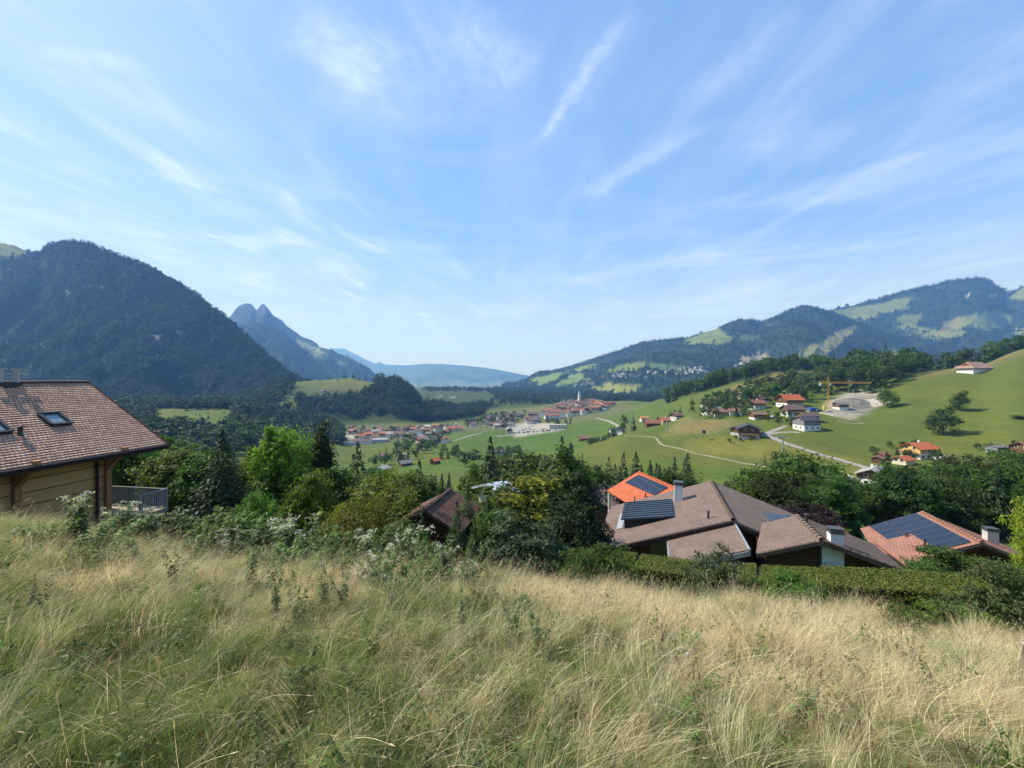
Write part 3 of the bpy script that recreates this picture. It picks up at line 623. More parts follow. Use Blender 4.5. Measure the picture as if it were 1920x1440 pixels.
# ------------------------------------------------------------------ near buildings
def ray_plane(px, py, P0, n):
    d = Vector((U(px), 1, (HOR-py)/F)); s = Vector(P0).dot(n)/d.dot(n); return d*s
class Frame:
    """house frame: O on the ridge, d along the ridge (away), r across to the right"""
    def __init__(s, O, d): s.O = Vector(O); s.d = Vector((d[0], d[1], 0)).normalized(); s.r = Vector((s.d.y, -s.d.x, 0))
    def p(s, a, b, h=0): return s.O+s.d*a+s.r*b+Vector((0, 0, h))
def chimney_parts(parent, c, w, dpt, h, ang, mwall, name='chimney'):
    mb = MB(); mb.cbox(c, w, dpt, h, ang); ch = mb.build(name, mwall, parent)
    m2 = MB(); top = Vector(c)+Vector((0, 0, h)); m2.cbox(top, w*1.18, dpt*1.18, .07, ang)
    for sx in (-1, 1):
        for sy in (-1, 1):
            q = top+Vector((math.cos(ang)*sx*w*.42-math.sin(ang)*sy*dpt*.42, math.sin(ang)*sx*w*.42+math.cos(ang)*sy*dpt*.42, .07)); m2.cbox(q, .05, .05, .12, ang)
    m2.cbox(top+Vector((0, 0, .19)), w*1.1, dpt*1.1, .05, ang)
    m2.build('cap', plain('chimney_metal', (.10, .10, .11), .5, .2, metal=.4), ch); return ch
def vent_pipe(parent, c, h=.45, r=.07, name='vent_pipe'):
    mb = MB(); c = Vector(c); mb.bar(c-Vector((0, 0, .25)), c+Vector((0, 0, h)), r, 8); mb.bar(c+Vector((0, 0, h)), c+Vector((0, 0, h+.05)), r*1.9, 8, r*1.2)
    mb.bar(c-Vector((0, 0, .2)), c+Vector((0, 0, .05)), r*2.2, 8, r*1.1)
    return mb.build(name, plain('vent_metal', (.05, .045, .045), .6, .2), parent)
BROWN_T = tiles('roof_tiles_brown', (.215, .160, .135), (.185, .137, .116), .24, .28, mortar=(.13, .098, .086), moss=.15, bump=.25)
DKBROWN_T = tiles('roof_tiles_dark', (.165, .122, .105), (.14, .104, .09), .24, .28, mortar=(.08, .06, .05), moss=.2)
ORANGE_T = tiles('roof_tiles_orange', (.60, .165, .075), (.50, .13, .06), .30, .34, mortar=(.25, .06, .03))
PINK_T = tiles('roof_tiles_terracotta', (.36, .185, .135), (.31, .155, .115), .26, .30, mortar=(.16, .07, .05), moss=.15)
DKWOOD = boards('dark_boards', (.085, .042, .026), .16); FASCIA = plain('dark_fascia', (.045, .026, .022), .7, .2)
METALBLUE = plain('blue_grey_metal', (.10, .135, .18), .38, .15, 2, metal=.55); WHITE = plain('white_render', (.72, .72, .70), .9, .08, 1.2)
CONC = plain('concrete_render', (.48, .47, .45), .9, .12, 2); GLASS = glassmat(); SOLAR = panel('solar_cells', h=1.7); ZINC = plain('zinc_flashing', (.42, .44, .46), .45, .12, 3, metal=.5)
def ridge_caps(parent, a, b, r=.13, pitch=.38, mat=None):
    """a row of lapped ridge tiles"""
    mb = MB(); a, b = Vector(a), Vector(b); L = (b-a).length; n = int(L/pitch); d = (b-a)/L; up = Vector((0, 0, 1)); x = d.cross(up).normalized()
    for k in range(n):
        p0 = a+d*(k*pitch); p1 = a+d*((k+1)*pitch+.05); r0, r1 = r*1.2, r
        prev = None
        for s in range(6):
            t_ = math.pi*s/5; c0 = p0+x*math.cos(t_)*r0+up*(math.sin(t_)*r0+.02); c1_ = p1+x*math.cos(t_)*r1+up*(math.sin(t_)*r1-.01)
            if prev: mb.quad(prev[0], c0, c1_, prev[1])
            prev = (c0, c1_)
    return mb.build('ridge_tiles', mat, parent)
def verge_caps(parent, a, b, mat, r=.10, pitch=.36):
    o = ridge_caps(parent, a, b, r, pitch, mat); o.name = 'verge_tiles'; return o

# --- the big brown-roofed house behind the hedge
h = thing('house', 'large house with brown tiled roofs, blue-grey metal dormer and white chimneys behind the hedge', 'house', GP(1400, 24))
h.location = (0, 0, 0)
h['label'] = 'large house with brown tiled roofs, metal dormer and white chimneys behind the hedge'
fa = Frame(PT(1375, 976, 24), (.339, .941))
La, wl, hl, wr, hr = 9.95, 8.35, 3.12, 6.6, 2.38
mb = MB(); mb.slab([fa.p(0, 0), fa.p(0, -wl, -hl), fa.p(La, -wl, -hl), fa.p(La, 0)], .22)
rA = mb.build('roof', [BROWN_T], h)
mb = MB(); mb.slab([fa.p(0, .02), fa.p(La, .02), fa.p(La, wr, -hr), fa.p(1.0, wr, -hr), fa.p(1.0, 1.75, -.63), fa.p(0, 1.65, -.59)], .22)
mb.build('roof', [BROWN_T], h)
ridge_caps(rA, fa.p(0, 0, .0), fa.p(La, 0, .0), mat=BROWN_T)
verge_caps(rA, fa.p(-.02, -wl, -hl+.02), fa.p(-.02, 0, .02), BROWN_T, .085)
mb = MB(); mb.box(fa.p(-.06, 0, -.36), fa.p(-.06, -wl, -.36-hl)-fa.p(-.06, 0, -.36), fa.d*.05, (0, 0, .24)); mb.box(fa.p(-.06, 0, -.36), fa.p(-.06, 1.65, -.36-.59)-fa.p(-.06, 0, -.36), fa.d*.05, (0, 0, .24))
mb.build('fascia', FASCIA, h)
fl = -5.2
mb = MB(); g = .9
mb.poly([fa.p(g, -wl+1.2, fl), fa.p(g, wr-.6, fl), fa.p(g, wr-.6, -hr*.9-.25), fa.p(g, 0, -.25), fa.p(g, -wl+1.2, -hl*.86-.25)])
mb.poly([fa.p(La-.7, wr-.6, fl), fa.p(La-.7, -wl+1.2, fl), fa.p(La-.7, -wl+1.2, -hl*.86-.25), fa.p(La-.7, 0, -.25), fa.p(La-.7, wr-.6, -hr*.9-.25)])
mb.quad(fa.p(La-.7, -wl+1.2, fl), fa.p(g, -wl+1.2, fl), fa.p(g, -wl+1.2, -hl*.86-.25), fa.p(La-.7, -wl+1.2, -hl*.86-.25))
mb.quad(fa.p(g, wr-.6, fl), fa.p(La-.7, wr-.6, fl), fa.p(La-.7, wr-.6, -hr*.9-.25), fa.p(g, wr-.6, -hr*.9-.25))
wa = mb.build('wall', boards('brown_boards', (.16, .075, .035), .17), h)
# window and curtain under the verge
mb = MB(); mb.box(fa.p(g-.07, -4.9, -3.4), fa.r*2.0, fa.d*.06, (0, 0, 1.35)); wn_ = mb.build('window', plain('window_frame_wood', (.16, .08, .04), .6), h)
mb = MB(); mb.box(fa.p(g-.085, -4.8, -3.3), fa.r*1.8, fa.d*.01, (0, 0, 1.15)); mb.build('pane', GLASS, wn_)
# lean-to roof B1
O1 = PT(1377, 983, 24.0); f1 = Frame(O1, (.339, .941))
mb = MB(); mb.slab([f1.p(-.05, 0), f1.p(-.05, -3.75, -1.46), f1.p(-3.8, -3.75, -1.46), f1.p(-3.8, 0)], .18); r1_ = mb.build('roof', BROWN_T, h)
mb = MB(); mb.box(f1.p(-3.85, 0.0, -.3), f1.d*3.8, f1.r*.09, (0, 0, .36)); mb.box(f1.p(-3.9, -3.75, -1.46-.3), f1.p(0, 3.75, 1.46)-f1.p(0, 0, 0), f1.d*.04, (0, 0, .26))
mb.box(f1.p(-3.85, -3.83, -1.8), f1.d*3.8, f1.r*.08, (0, 0, .3)); mb.build('flashing', ZINC, r1_)
mb = MB(); mb.poly([f1.p(-3.3, -3.3, -4), f1.p(-3.3, -.4, -4), f1.p(-3.3, -.4, -.35), f1.p(-3.3, -3.3, -1.5)]); mb.quad(f1.p(-3.3, -.4, -4), f1.p(0, -.4, -4), f1.p(0, -.4, -.35), f1.p(-3.3, -.4, -.35)); mb.quad(f1.p(0, -3.3, -4), f1.p(-3.3, -3.3, -4), f1.p(-3.3, -3.3, -1.5), f1.p(0, -3.3, -1.5))
mb.build('wall', DKWOOD, h)
# front wing B2
f2 = Frame(PT(1542, 1014, 20), (.347, .938)); L2 = 4.01
mb = MB(); mb.slab([f2.p(0, 0), f2.p(0, -2.95, -1.15), f2.p(L2, -1.80, -.72), f2.p(L2, 0)], .2); r2_ = mb.build('roof', BROWN_T, h)
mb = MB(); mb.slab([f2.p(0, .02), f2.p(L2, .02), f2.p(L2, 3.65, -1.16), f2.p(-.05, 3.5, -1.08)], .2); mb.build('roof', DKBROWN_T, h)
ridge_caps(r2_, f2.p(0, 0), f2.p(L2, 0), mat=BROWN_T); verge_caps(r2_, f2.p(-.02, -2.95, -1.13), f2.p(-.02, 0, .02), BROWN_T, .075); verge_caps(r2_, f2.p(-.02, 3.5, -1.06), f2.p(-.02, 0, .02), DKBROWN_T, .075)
mb = MB()
mb.poly([f2.p(.7, -2.3, -4.4), f2.p(.7, 3.1, -4.4), f2.p(.7, 3.1, -1.2), f2.p(.7, 0, -.22), f2.p(.7, -2.3, -1.14)])
mb.quad(f2.p(.7, 3.1, -4.4), f2.p(L2+3, 3.1, -4.4), f2.p(L2+3, 3.1, -1.2), f2.p(.7, 3.1, -1.2)); mb.quad(f2.p(L2, -2.3, -4.4), f2.p(.7, -2.3, -4.4), f2.p(.7, -2.3, -1.14), f2.p(L2, -2.3, -1.14))
mb.build('wall', DKWOOD, h)
mb = MB(); mb.slab([f2.p(.62, .18, -.46), f2.p(.62, .18, -2.6), f2.p(.62, 1.12, -2.6), f2.p(.62, 1.12, -.72)], .06)
ww_ = mb.build('window', plain('white_panel', (.62, .68, .72), .5, .06), h)
mb = MB(); mb.box(f2.p(.57, .27, -1.72), f2.r*.77, f2.d*.03, (0, 0, .45)); mb.build('blind', plain('blind_grey', (.45, .5, .56), .6, .08), ww_)
mb = MB(); mb.box(f2.p(.57, .05, -2.6), f2.r*.10, f2.d*.08, (0, 0, 2.2)); mb.build('frame', plain('dark_green_paint', (.02, .06, .045), .5), ww_)
# chimneys
def plane_of(fr, side, w, hh): a, b, c = fr.p(0, 0), fr.p(5, 0), fr.p(0, side*w, -hh); n = (b-a).cross(c-a).normalized(); return a, (n if n.z > 0 else -n)
PA, NA = plane_of(fa, -1, wl, hl); PR, NR = plane_of(fa, 1, wr, hr); PB, NB = plane_of(f2, 1, 3.5, 1.08)
ang = math.atan2(fa.r.y, fa.r.x)
c = ray_plane(1272, 938, PA, NA); chimney_parts(h, c-Vector((0, 0, .3)), .62, .62, 1.55, ang, WHITE)
c = ray_plane(1566, 1018, PB, NB); chimney_parts(h, c-Vector((0, 0, .2)), .55, .5, .75, ang, WHITE)
vent_pipe(h, ray_plane(1328, 972, PA, NA)); vent_pipe(h, ray_plane(1190, 943, PA, NA), .5, .05); vent_pipe(h, ray_plane(1512, 978, PB, NB), .4)
# louvred metal dormer
q = [ray_plane(x, y, PA+NA*1.0, NA) for x, y in ((1180, 944),)]
lo_l, lo_r = ray_plane(1179, 992, PA, NA), ray_plane(1271, 974, PA, NA)
a0, b0 = lo_l, lo_l+fa.d*((lo_r-lo_l).dot(fa.d))
up_ = (fa.r*1.0+Vector((0, 0, hl/wl))).normalized()
ra_, rb_ = (lo_l-fa.O).dot(fa.d), (lo_r-fa.O).dot(fa.d)
bl = (lo_l-fa.O).dot(fa.r)
def on_l(a, b, e=0): return fa.p(a, b, b*hl/wl+e)
A0, A1 = (ray_plane(1180, 990, PA, NA)-fa.O).dot(fa.d), (ray_plane(1262, 941, PA, NA)-fa.O).dot(fa.d)
B0 = (ray_plane(1180, 990, PA, NA)-fa.O).dot(fa.r); B1 = (ray_plane(1268, 945, PA, NA)-fa.O).dot(fa.r)
A0, A1 = 3.1, 6.9; B0, B1 = -6.6, -3.2
dm = MB(); dm.box(on_l(A0, B0, .02), fa.d*(A1-A0), fa.r*.05, (0, 0, .78)); dm.poly([on_l(A0, B0), on_l(A0, B1), on_l(A0, B0, .8)]); dm.poly([on_l(A1, B1), on_l(A1, B0), on_l(A1, B0, .8)])
dmo = dm.build('dormer', plain('dormer_dark', (.02, .02, .025), .7), h)
rm = MB(); rm.slab([on_l(A0-.15, B0-.25, .80), on_l(A1+.15, B0-.25, .80), on_l(A1+.15, B1, .10), on_l(A0-.15, B1, .10)], .05)
for k in range(9):
    aa = A0-.1+(A1-A0+.2)*k/8.0
    rm.box(on_l(aa-.035, B0-.25, .81), fa.d*.07, on_l(0, B1, .11)-on_l(0, B0-.25, .81), (0, 0, .07))
rm.build('dormer_roof', METALBLUE, dmo)
sm = MB(); sm.slab([on_l(A0+.2, -7.2, .05), on_l(A1, -7.2, .05), on_l(A1, -6.75, .05), on_l(A0+.2, -6.75, .05)], .03); sm.build('flashing', ZINC, dmo)
sp_ = MB(); pts4 = [ray_plane(x, y, PR+NR*.06, NR) for x, y in ((1431, 961), (1481, 967), (1465, 975), (1444, 976))]; sp_.slab(pts4, .07); sp_.build('solar_collector', METALBLUE, h)

# --- house with black solar panels on a terracotta roof
hc = thing('house', 'house with rows of black solar panels on a terracotta roof and a white chimney', 'house', (0, 0, 0))
fc_ = Frame(PT(1842, 1017, 30), (.347, .938)); Lc = 7.45; sl_ = .475
mb = MB(); mb.slab([fc_.p(0, 0), fc_.p(0, -2.2, -2.2*sl_), fc_.p(2.2, -5.6, -5.6*sl_), fc_.p(Lc, -4.6, -4.6*sl_), fc_.p(Lc, 0)], .2); rc_ = mb.build('roof', PINK_T, hc)
mb = MB(); mb.slab([fc_.p(0, .02), fc_.p(Lc, .02), fc_.p(Lc, 5.5, -5.5*.40), fc_.p(0, 5.5, -5.5*.40)], .2); mb.build('roof', PINK_T, hc)
ridge_caps(rc_, fc_.p(0, 0), fc_.p(Lc, 0), mat=PINK_T)
PC, NC = plane_of(fc_, -1, 5, 5*sl_)
def on_c(px, py, e): return ray_plane(px, py, PC+NC*e, NC)
mb = MB(); mb.slab([on_c(1640, 1017, .22), on_c(1708, 1001, .22), on_c(1762, 1031, .22), on_c(1756, 1043, .22), on_c(1697, 1059, .22)], .3); mb.build('roof', PINK_T, hc)
for b0_, b1_, a0_, a1_ in ((-.45, -1.6, .35, Lc-.2), (-1.64, -2.79, .35, Lc-.2), (-2.83, -3.98, 3.6, Lc-.2)):
    mb = MB(); e = .09; pt = lambda a, b: fc_.p(a, b, b*sl_+e)
    mb.slab([pt(a0_, b0_), pt(a1_, b0_), pt(a1_, b1_), pt(a0_, b1_)], .05); mb.build('solar_panel', SOLAR, rc_)
mb = MB(); z0 = -6.5
mb.poly([fc_.p(.8, -2.2, z0), fc_.p(.8, 4.7, z0), fc_.p(.8, 4.7, -4.7*.4-.25), fc_.p(.8, 0, -.25), fc_.p(.8, -2.2, -2.2*sl_-.25)])
mb.quad(fc_.p(.8, 4.7, z0), fc_.p(Lc, 4.7, z0), fc_.p(Lc, 4.7, -2.1), fc_.p(.8, 4.7, -2.1)); mb.quad(fc_.p(Lc-.5, -4, z0), fc_.p(.8, -2.2, z0), fc_.p(.8, -2.2, -1.4), fc_.p(Lc-.5, -4, -2.3)); mb.poly([fc_.p(Lc-.5, 4.7, z0), fc_.p(Lc-.5, -4, z0), fc_.p(Lc-.5, -4, -2.3), fc_.p(Lc-.5, 0, -.25), fc_.p(Lc-.5, 4.7, -2.1)])
mb.build('wall', DKWOOD, hc)
mb = MB(); mb.box(fc_.p(-.05, 0, -.42), fc_.p(0, 5.5, -2.2)-fc_.p(0, 0, 0), fc_.d*.05, (0, 0, .24)); mb.box(fc_.p(-.05, 0, -.42), fc_.p(0, -2.2, -2.2*sl_)-fc_.p(0, 0, 0), fc_.d*.05, (0, 0, .24)); mb.build('fascia', FASCIA, hc)
PC2, NC2 = plane_of(fc_, 1, 5, 2.0); c = ray_plane(1857, 1016, PC2, NC2); chimney_parts(hc, c-Vector((0, 0, .2)), .7, .62, 1.15, math.atan2(fc_.r.y, fc_.r.x), CONC)
vent_pipe(hc, on_c(1734, 1022, .25), .5); vent_pipe(hc, on_c(1700, 1005, .25), .3)

# --- orange-roofed house with a solar field
hd = thing('house', 'bright orange roofed house with one black solar field behind the brown roofs', 'house', (0, 0, 0))
fd = Frame(PT(1264, 914, 42.8), (-.216, .976)); sd = .49
mb = MB(); mb.slab([fd.p(-.4, 0), fd.p(-.4, -4.3, -4.3*sd), fd.p(7.4, -4.3, -4.3*sd), fd.p(7.4, 0)], .22); rd_ = mb.build('roof', ORANGE_T, hd)
mb = MB(); mb.slab([fd.p(-.4, .02), fd.p(7.4, .02), fd.p(7.4, 4.3, -4.3*sd), fd.p(-.4, 4.3, -4.3*sd)], .22); mb.build('roof', ORANGE_T, hd)
ridge_caps(rd_, fd.p(-.4, 0), fd.p(7.4, 0), mat=ORANGE_T)
PD, ND = plane_of(fd, -1, 4, 4*sd); mb = MB(); mb.slab([ray_plane(x, y, PD+ND*.1, ND) for x, y in ((1172, 904), (1198, 890), (1253, 913), (1226, 928))], .06); mb.build('solar_panel', SOLAR, rd_)
mb = MB(); z0 = -7
for a in (.2, 6.8):
    mb.poly([fd.p(a, -3.4, z0), fd.p(a, 3.4, z0), fd.p(a, 3.4, -3.4*sd-.25), fd.p(a, 0, -.25), fd.p(a, -3.4, -3.4*sd-.25)])
for b in (-3.4, 3.4): mb.quad(fd.p(.2, b, z0), fd.p(6.8, b, z0), fd.p(6.8, b, -3.4*sd-.25), fd.p(.2, b, -3.4*sd-.25))
mb.build('wall', boards('brown_boards2', (.14, .09, .06), .17), hd)
mb = MB(); q = fd.p(7.2, -4.1, -2.4); mb.bar((q.x, q.y, q.z-4), q, .12, 8); mb.build('post', WHITE, hd)
for k in range(3):
    mb = MB(); a = .8+k*2; mb.box(fd.p(a, -3.46, -4.0), fd.d*1.1, fd.r*.05, (0, 0, 1.2)); mb.build('window', GLASS, hd)
vent_pipe(hd, ray_plane(1210, 932, PD, ND), .4)

# --- smaller roofs among the near trees
def gable(name, label, cat, O, d, L, w, slope, roofm, wallm, h=4.0, over=.5, slope_r=None, group=None, th=.18):
    o = thing(name, label, cat, (0, 0, 0), 0, group); f = Frame(O, d); sr = slope_r or slope
    mb = MB(); mb.slab([f.p(0, 0), f.p(0, -w, -w*slope), f.p(L, -w, -w*slope), f.p(L, 0)], th); r = mb.build('roof', roofm, o)
    mb = MB(); mb.slab([f.p(0, .01), f.p(L, .01), f.p(L, w, -w*sr), f.p(0, w, -w*sr)], th); mb.build('roof', roofm, o)
    mb = MB(); wi = w-over; z0 = -w*max(slope, sr)-h
    for a in (over, L-over): mb.poly([f.p(a, -wi, z0), f.p(a, wi, z0), f.p(a, wi, -wi*sr-.2), f.p(a, 0, -.2), f.p(a, -wi, -wi*slope-.2)])
    for b, s_ in ((-wi, slope), (wi, sr)): mb.quad(f.p(over, b, z0), f.p(L-over, b, z0), f.p(L-over, b, -wi*s_-.2), f.p(over, b, -wi*s_-.2))
    mb.build('wall', wallm, o); return o, f, r
oe, fe, re_ = gable('house', 'house with a dark brown ribbed roof half hidden by the yellow-green bush', 'house', PT(796, 957, 22), (.195, 1), 4.4, 2.15, .52, tiles('ribbed_roof', (.17, .085, .06), (.13, .07, .05), .2, .5, mortar=(.03, .02, .02)), DKWOOD, 2.2)
ridge_caps(re_, fe.p(0, 0), fe.p(4.4, 0), mat=DKBROWN_T)
of_, ff, rf_ = gable('house', 'white metal roofed house between the near conifers and the yellow-topped beech', 'house', PT(905, 908, 34), (.80, .6), 2.6, 1.9, .34, plain('white_metal_roof', (.55, .58, .62), .4, .1, 1.5, metal=.3), CONC, 3.0)
og, fg, rg_ = gable('house', 'house with a weathered brown hipped roof left of the orange solar roof', 'house', PT(1104, 905, 60), (1, -.35), 6, 4.2, .45, DKBROWN_T, DKWOOD, 4.5); vent_pipe(og, fg.p(2.8, 0), .6, .12)
oh, fh, rh_ = gable('house', 'pinkish red roof glimpsed through the trunks under the tall light-green maple', 'house', PT(478, 912, 48), (1, .15), 5, 3.2, .4, tiles('roof_tiles_red', (.52, .20, .16), (.42, .15, .12), .3, .34), WHITE, 3.0)

# --- the chalet at the left edge
hL = thing('chalet', 'wooden chalet with a russet shingle roof, skylights and deck at the left edge', 'chalet', (0, 0, 0))
Ef = PT(312, 832, 24); fL = Frame(Ef, (.148, .989)); WL, HL, LL = 5.76, 3.7, 13.0
SH = tiles('shingles', (.66, .42, .30), (.43, .255, .185), .17, .5, mortar=(.10, .055, .045), bump=.2, bias=-.05)
mb = MB(); rows = 36; e = .045
for k in range(rows):
    b0_, b1_ = -WL*k/rows, -WL*(k+1)/rows-.02; z0, z1 = HL*k/rows, HL*(k+1)/rows
    a, b, c_, d_ = fL.p(0, b0_, z0+e), fL.p(-LL, b0_, z0+e), fL.p(-LL, b1_, z1), fL.p(0, b1_, z1)
    u0 = random.uniform(0, 50); off = (u0, k*.5+.1)
    mb.quad(b, a, d_, c_, off); mb.quad(fL.p(-LL, b0_, z0-.02), fL.p(0, b0_, z0-.02), a, b, off)
mb.quad(fL.p(-LL, .0, -.05), fL.p(-LL, -WL, HL-.05), fL.p(0, -WL, HL-.05), fL.p(0, 0, -.05))
rL = mb.build('roof', SH, hL)
mb = MB(); mb.slab([fL.p(0, -WL-.02, HL+.03), fL.p(-LL, -WL-.02, HL+.03), fL.p(-LL, -2*WL, 0), fL.p(0, -2*WL, 0)], .12); mb.build('roof', SH, hL)
mb = MB(); mb.box(fL.p(.03, 0.02, -.16), fL.r*-WL+Vector((0, 0, HL)), fL.d*.05, (0, 0, .22)); mb.box(fL.p(-LL, -.0, -.30), fL.d*(LL+.05), fL.r*.06, (0, 0, .30)); mb.build('fascia', FASCIA, rL)
mb = MB(); mb.bar(fL.p(-LL, .12, -.10), fL.p(.02, .12, -.10), .085, 8); mb.build('gutter', plain('gutter_brown', (.05, .03, .032), .4, .1, metal=.4), rL)
mb = MB(); mb.bar(fL.p(-LL, -WL, HL+.06), fL.p(.02, -WL, HL+.06), .09, 6); mb.build('ridge_tiles', plain('ridge_metal', (.09, .06, .06), .6), rL)
PALE = boards('pale_boards', (.52, .30, .135), .62, var=.26); POST = plain('post_wood', (.33, .15, .065), .7, .25, 8)
wa_, we = -1.25, -2.0
mb = MB(); zb = -5.2
mb.quad(fL.p(-LL, wa_, zb), fL.p(we, wa_, zb), fL.p(we, wa_, .55), fL.p(-LL, wa_, .55)); mb.poly([fL.p(we, wa_, zb), fL.p(we, -2*WL-wa_, zb), fL.p(we, -2*WL-wa_, .5), fL.p(we, -WL, HL-.2), fL.p(we, wa_, .5)])
mb.build('wall', PALE, hL)
for a in (-5.9, -2.25):
    mb = MB(); mb.box(fL.p(a-.12, wa_+.02, zb), fL.d*.24, fL.r*.20, (0, 0, 5.6)); mb.box(fL.p(a-.10, wa_+.2, -1.1), fL.d*.2, fL.r*1.05+Vector((0, 0, 1.0)), (0, 0, .18)); mb.box(fL.p(a-.11, wa_+.0, -.02), fL.d*.22, fL.r*1.35, (0, 0, .2)); mb.build('post', POST, hL)
mb = MB(); mb.bar(fL.p(-2.75, wa_+.12, zb), fL.p(-2.75, wa_+.12, -.3), .07, 8); mb.bar(fL.p(-2.75, wa_+.12, -.3), fL.p(-.6, .05, -.12), .06, 8); mb.build('downpipe', plain('gutter_brown', (.05, .03, .032), .4), hL)
PLn, NLn = (lambda a, n: (a, n))(fL.p(0, 0), (fL.d.cross(fL.r*-WL+Vector((0, 0, HL)))).normalized()); NLn = NLn if NLn.z > 0 else -NLn
def skylight(px, py):
    c = ray_plane(px, py, PLn, NLn); up = (fL.r*-WL+Vector((0, 0, HL))).normalized(); a = fL.d
    mb = MB(); sa, su = .40, .52
    for s in (-1, 1):
        mb.box(c+a*(s*sa-.06)-up*su, a*.12, up*2*su, NLn*.17); mb.box(c-a*sa+up*(s*su-.06), a*2*sa, up*.12, NLn*.185)
    o = mb.build('skylight', plain('skylight_frame', (.035, .035, .045), .45), rL)
    mb = MB(); mb.box(c-a*(sa-.05)-up*(su-.05)+NLn*.06, a*(2*sa-.1), up*(2*su-.1), NLn*.02); mb.build('pane', plain('skylight_glass', (.16, .22, .26), .04, .03, spec=1.0), o)
skylight(102, 788); skylight(-16, 803); vent_pipe(hL, ray_plane(38, 815, PLn, NLn), .38, .09)
c = ray_plane(22, 721, PLn, NLn)-Vector((0, 0, .3)); mb = MB(); mb.cbox(c-fL.d*.1, .55, .8, .42, .1); ch = mb.build('chimney', plain('chimney_slate', (.05, .05, .06), .7), hL)
mb = MB()
for s in (-.3, .3):
    mb.bar(c+fL.d*(s-.1)+Vector((0, 0, .4)), c+fL.d*(s-.1)+Vector((0, 0, 1.1)), .1, 8); mb.cbox(c+fL.d*(s-.1)+Vector((0, 0, 1.1)), .3, .3, .08, .1)
mb.cbox(c-fL.d*.1+Vector((0, 0, .86)), .16, 1.5, .07, -.15); mb.build('cap', ZINC, ch)
# deck with railing beyond the gable
RAILM = plain('weathered_rail', (.24, .25, .26), .7, .15, 5)
mb = MB(); dz = -3.68
mb.box(fL.p(we, -8, dz-.2), fL.d*1.55, fL.r*8.65, (0, 0, .2)); mb.box(fL.p(we+1.2, -6, -9), fL.d*.2, fL.r*.2, (0, 0, 5.1)); mb.box(fL.p(we+1.2, .3, -9), fL.d*.2, fL.r*.2, (0, 0, 5.1))
dk = mb.build('deck', plain('deck_wood', (.26, .22, .17), .8, .2, 5), hL)
rl = MB(); c0, c1_, c2_ = fL.p(we+.05, .6, dz), fL.p(we+1.5, .6, dz), fL.p(we+1.5, -8, dz)
for a, b in ((c0, c1_), (c1_, c2_)):
    dd = (b-a); n = int(dd.length/.13); s_ = Vector((0, 0, 1))
    rl.bar(a+s_*1.1, b+s_*1.1, .04, 6); rl.bar(a+s_*.18, b+s_*.18, .03, 6)
    for k in range(n+1): q = a+dd*(k/n); rl.cbox(q+s_*.18, .042, .03, .92, math.atan2(dd.y, dd.x))
for q in (c0, c1_, (c1_+c2_)/2): rl.cbox(q, .1, .1, 1.15, .15)
rl.build('railing', RAILM, dk)
# ------------------------------------------------------------------ houses of the valley
def rmat(nm):
    T = dict(vivid=((.56, .17, .07), (.44, .12, .05)), orange=((.43, .18, .10), (.34, .13, .08)), red=((.30, .135, .095), (.24, .105, .075)), rust=((.26, .155, .115), (.20, .12, .09)), brown=((.17, .12, .10), (.12, .085, .07)),
             purple=((.18, .115, .115), (.14, .09, .09)), grey=((.21, .21, .215), (.15, .15, .16)), slate=((.075, .08, .095), (.055, .06, .07)), pink=((.42, .27, .23), (.34, .21, .18)), pale=((.42, .40, .37), (.34, .33, .31)), ochre=((.46, .27, .12), (.40, .22, .10)))[nm]
    return tiles('valley_roof_'+nm, T[0], T[1], .5, .6, mortar=tuple(x*.5 for x in T[1]), bump=.15)
def wmat(nm):
    if nm == 'white': return WHITE
    if nm == 'cream': return plain('cream_render', (.66, .58, .42), .9, .08)
    if nm == 'yellow': return plain('yellow_timber', (.60, .38, .14), .8, .15, 3)
    if nm == 'wood': return boards('chalet_boards', (.14, .07, .038), .22)
    if nm == 'grey': return boards('grey_boards', (.20, .20, .215), .22)
    if nm == 'tan': return boards('tan_boards', (.34, .20, .10), .22)
    return CONC
HC = {}
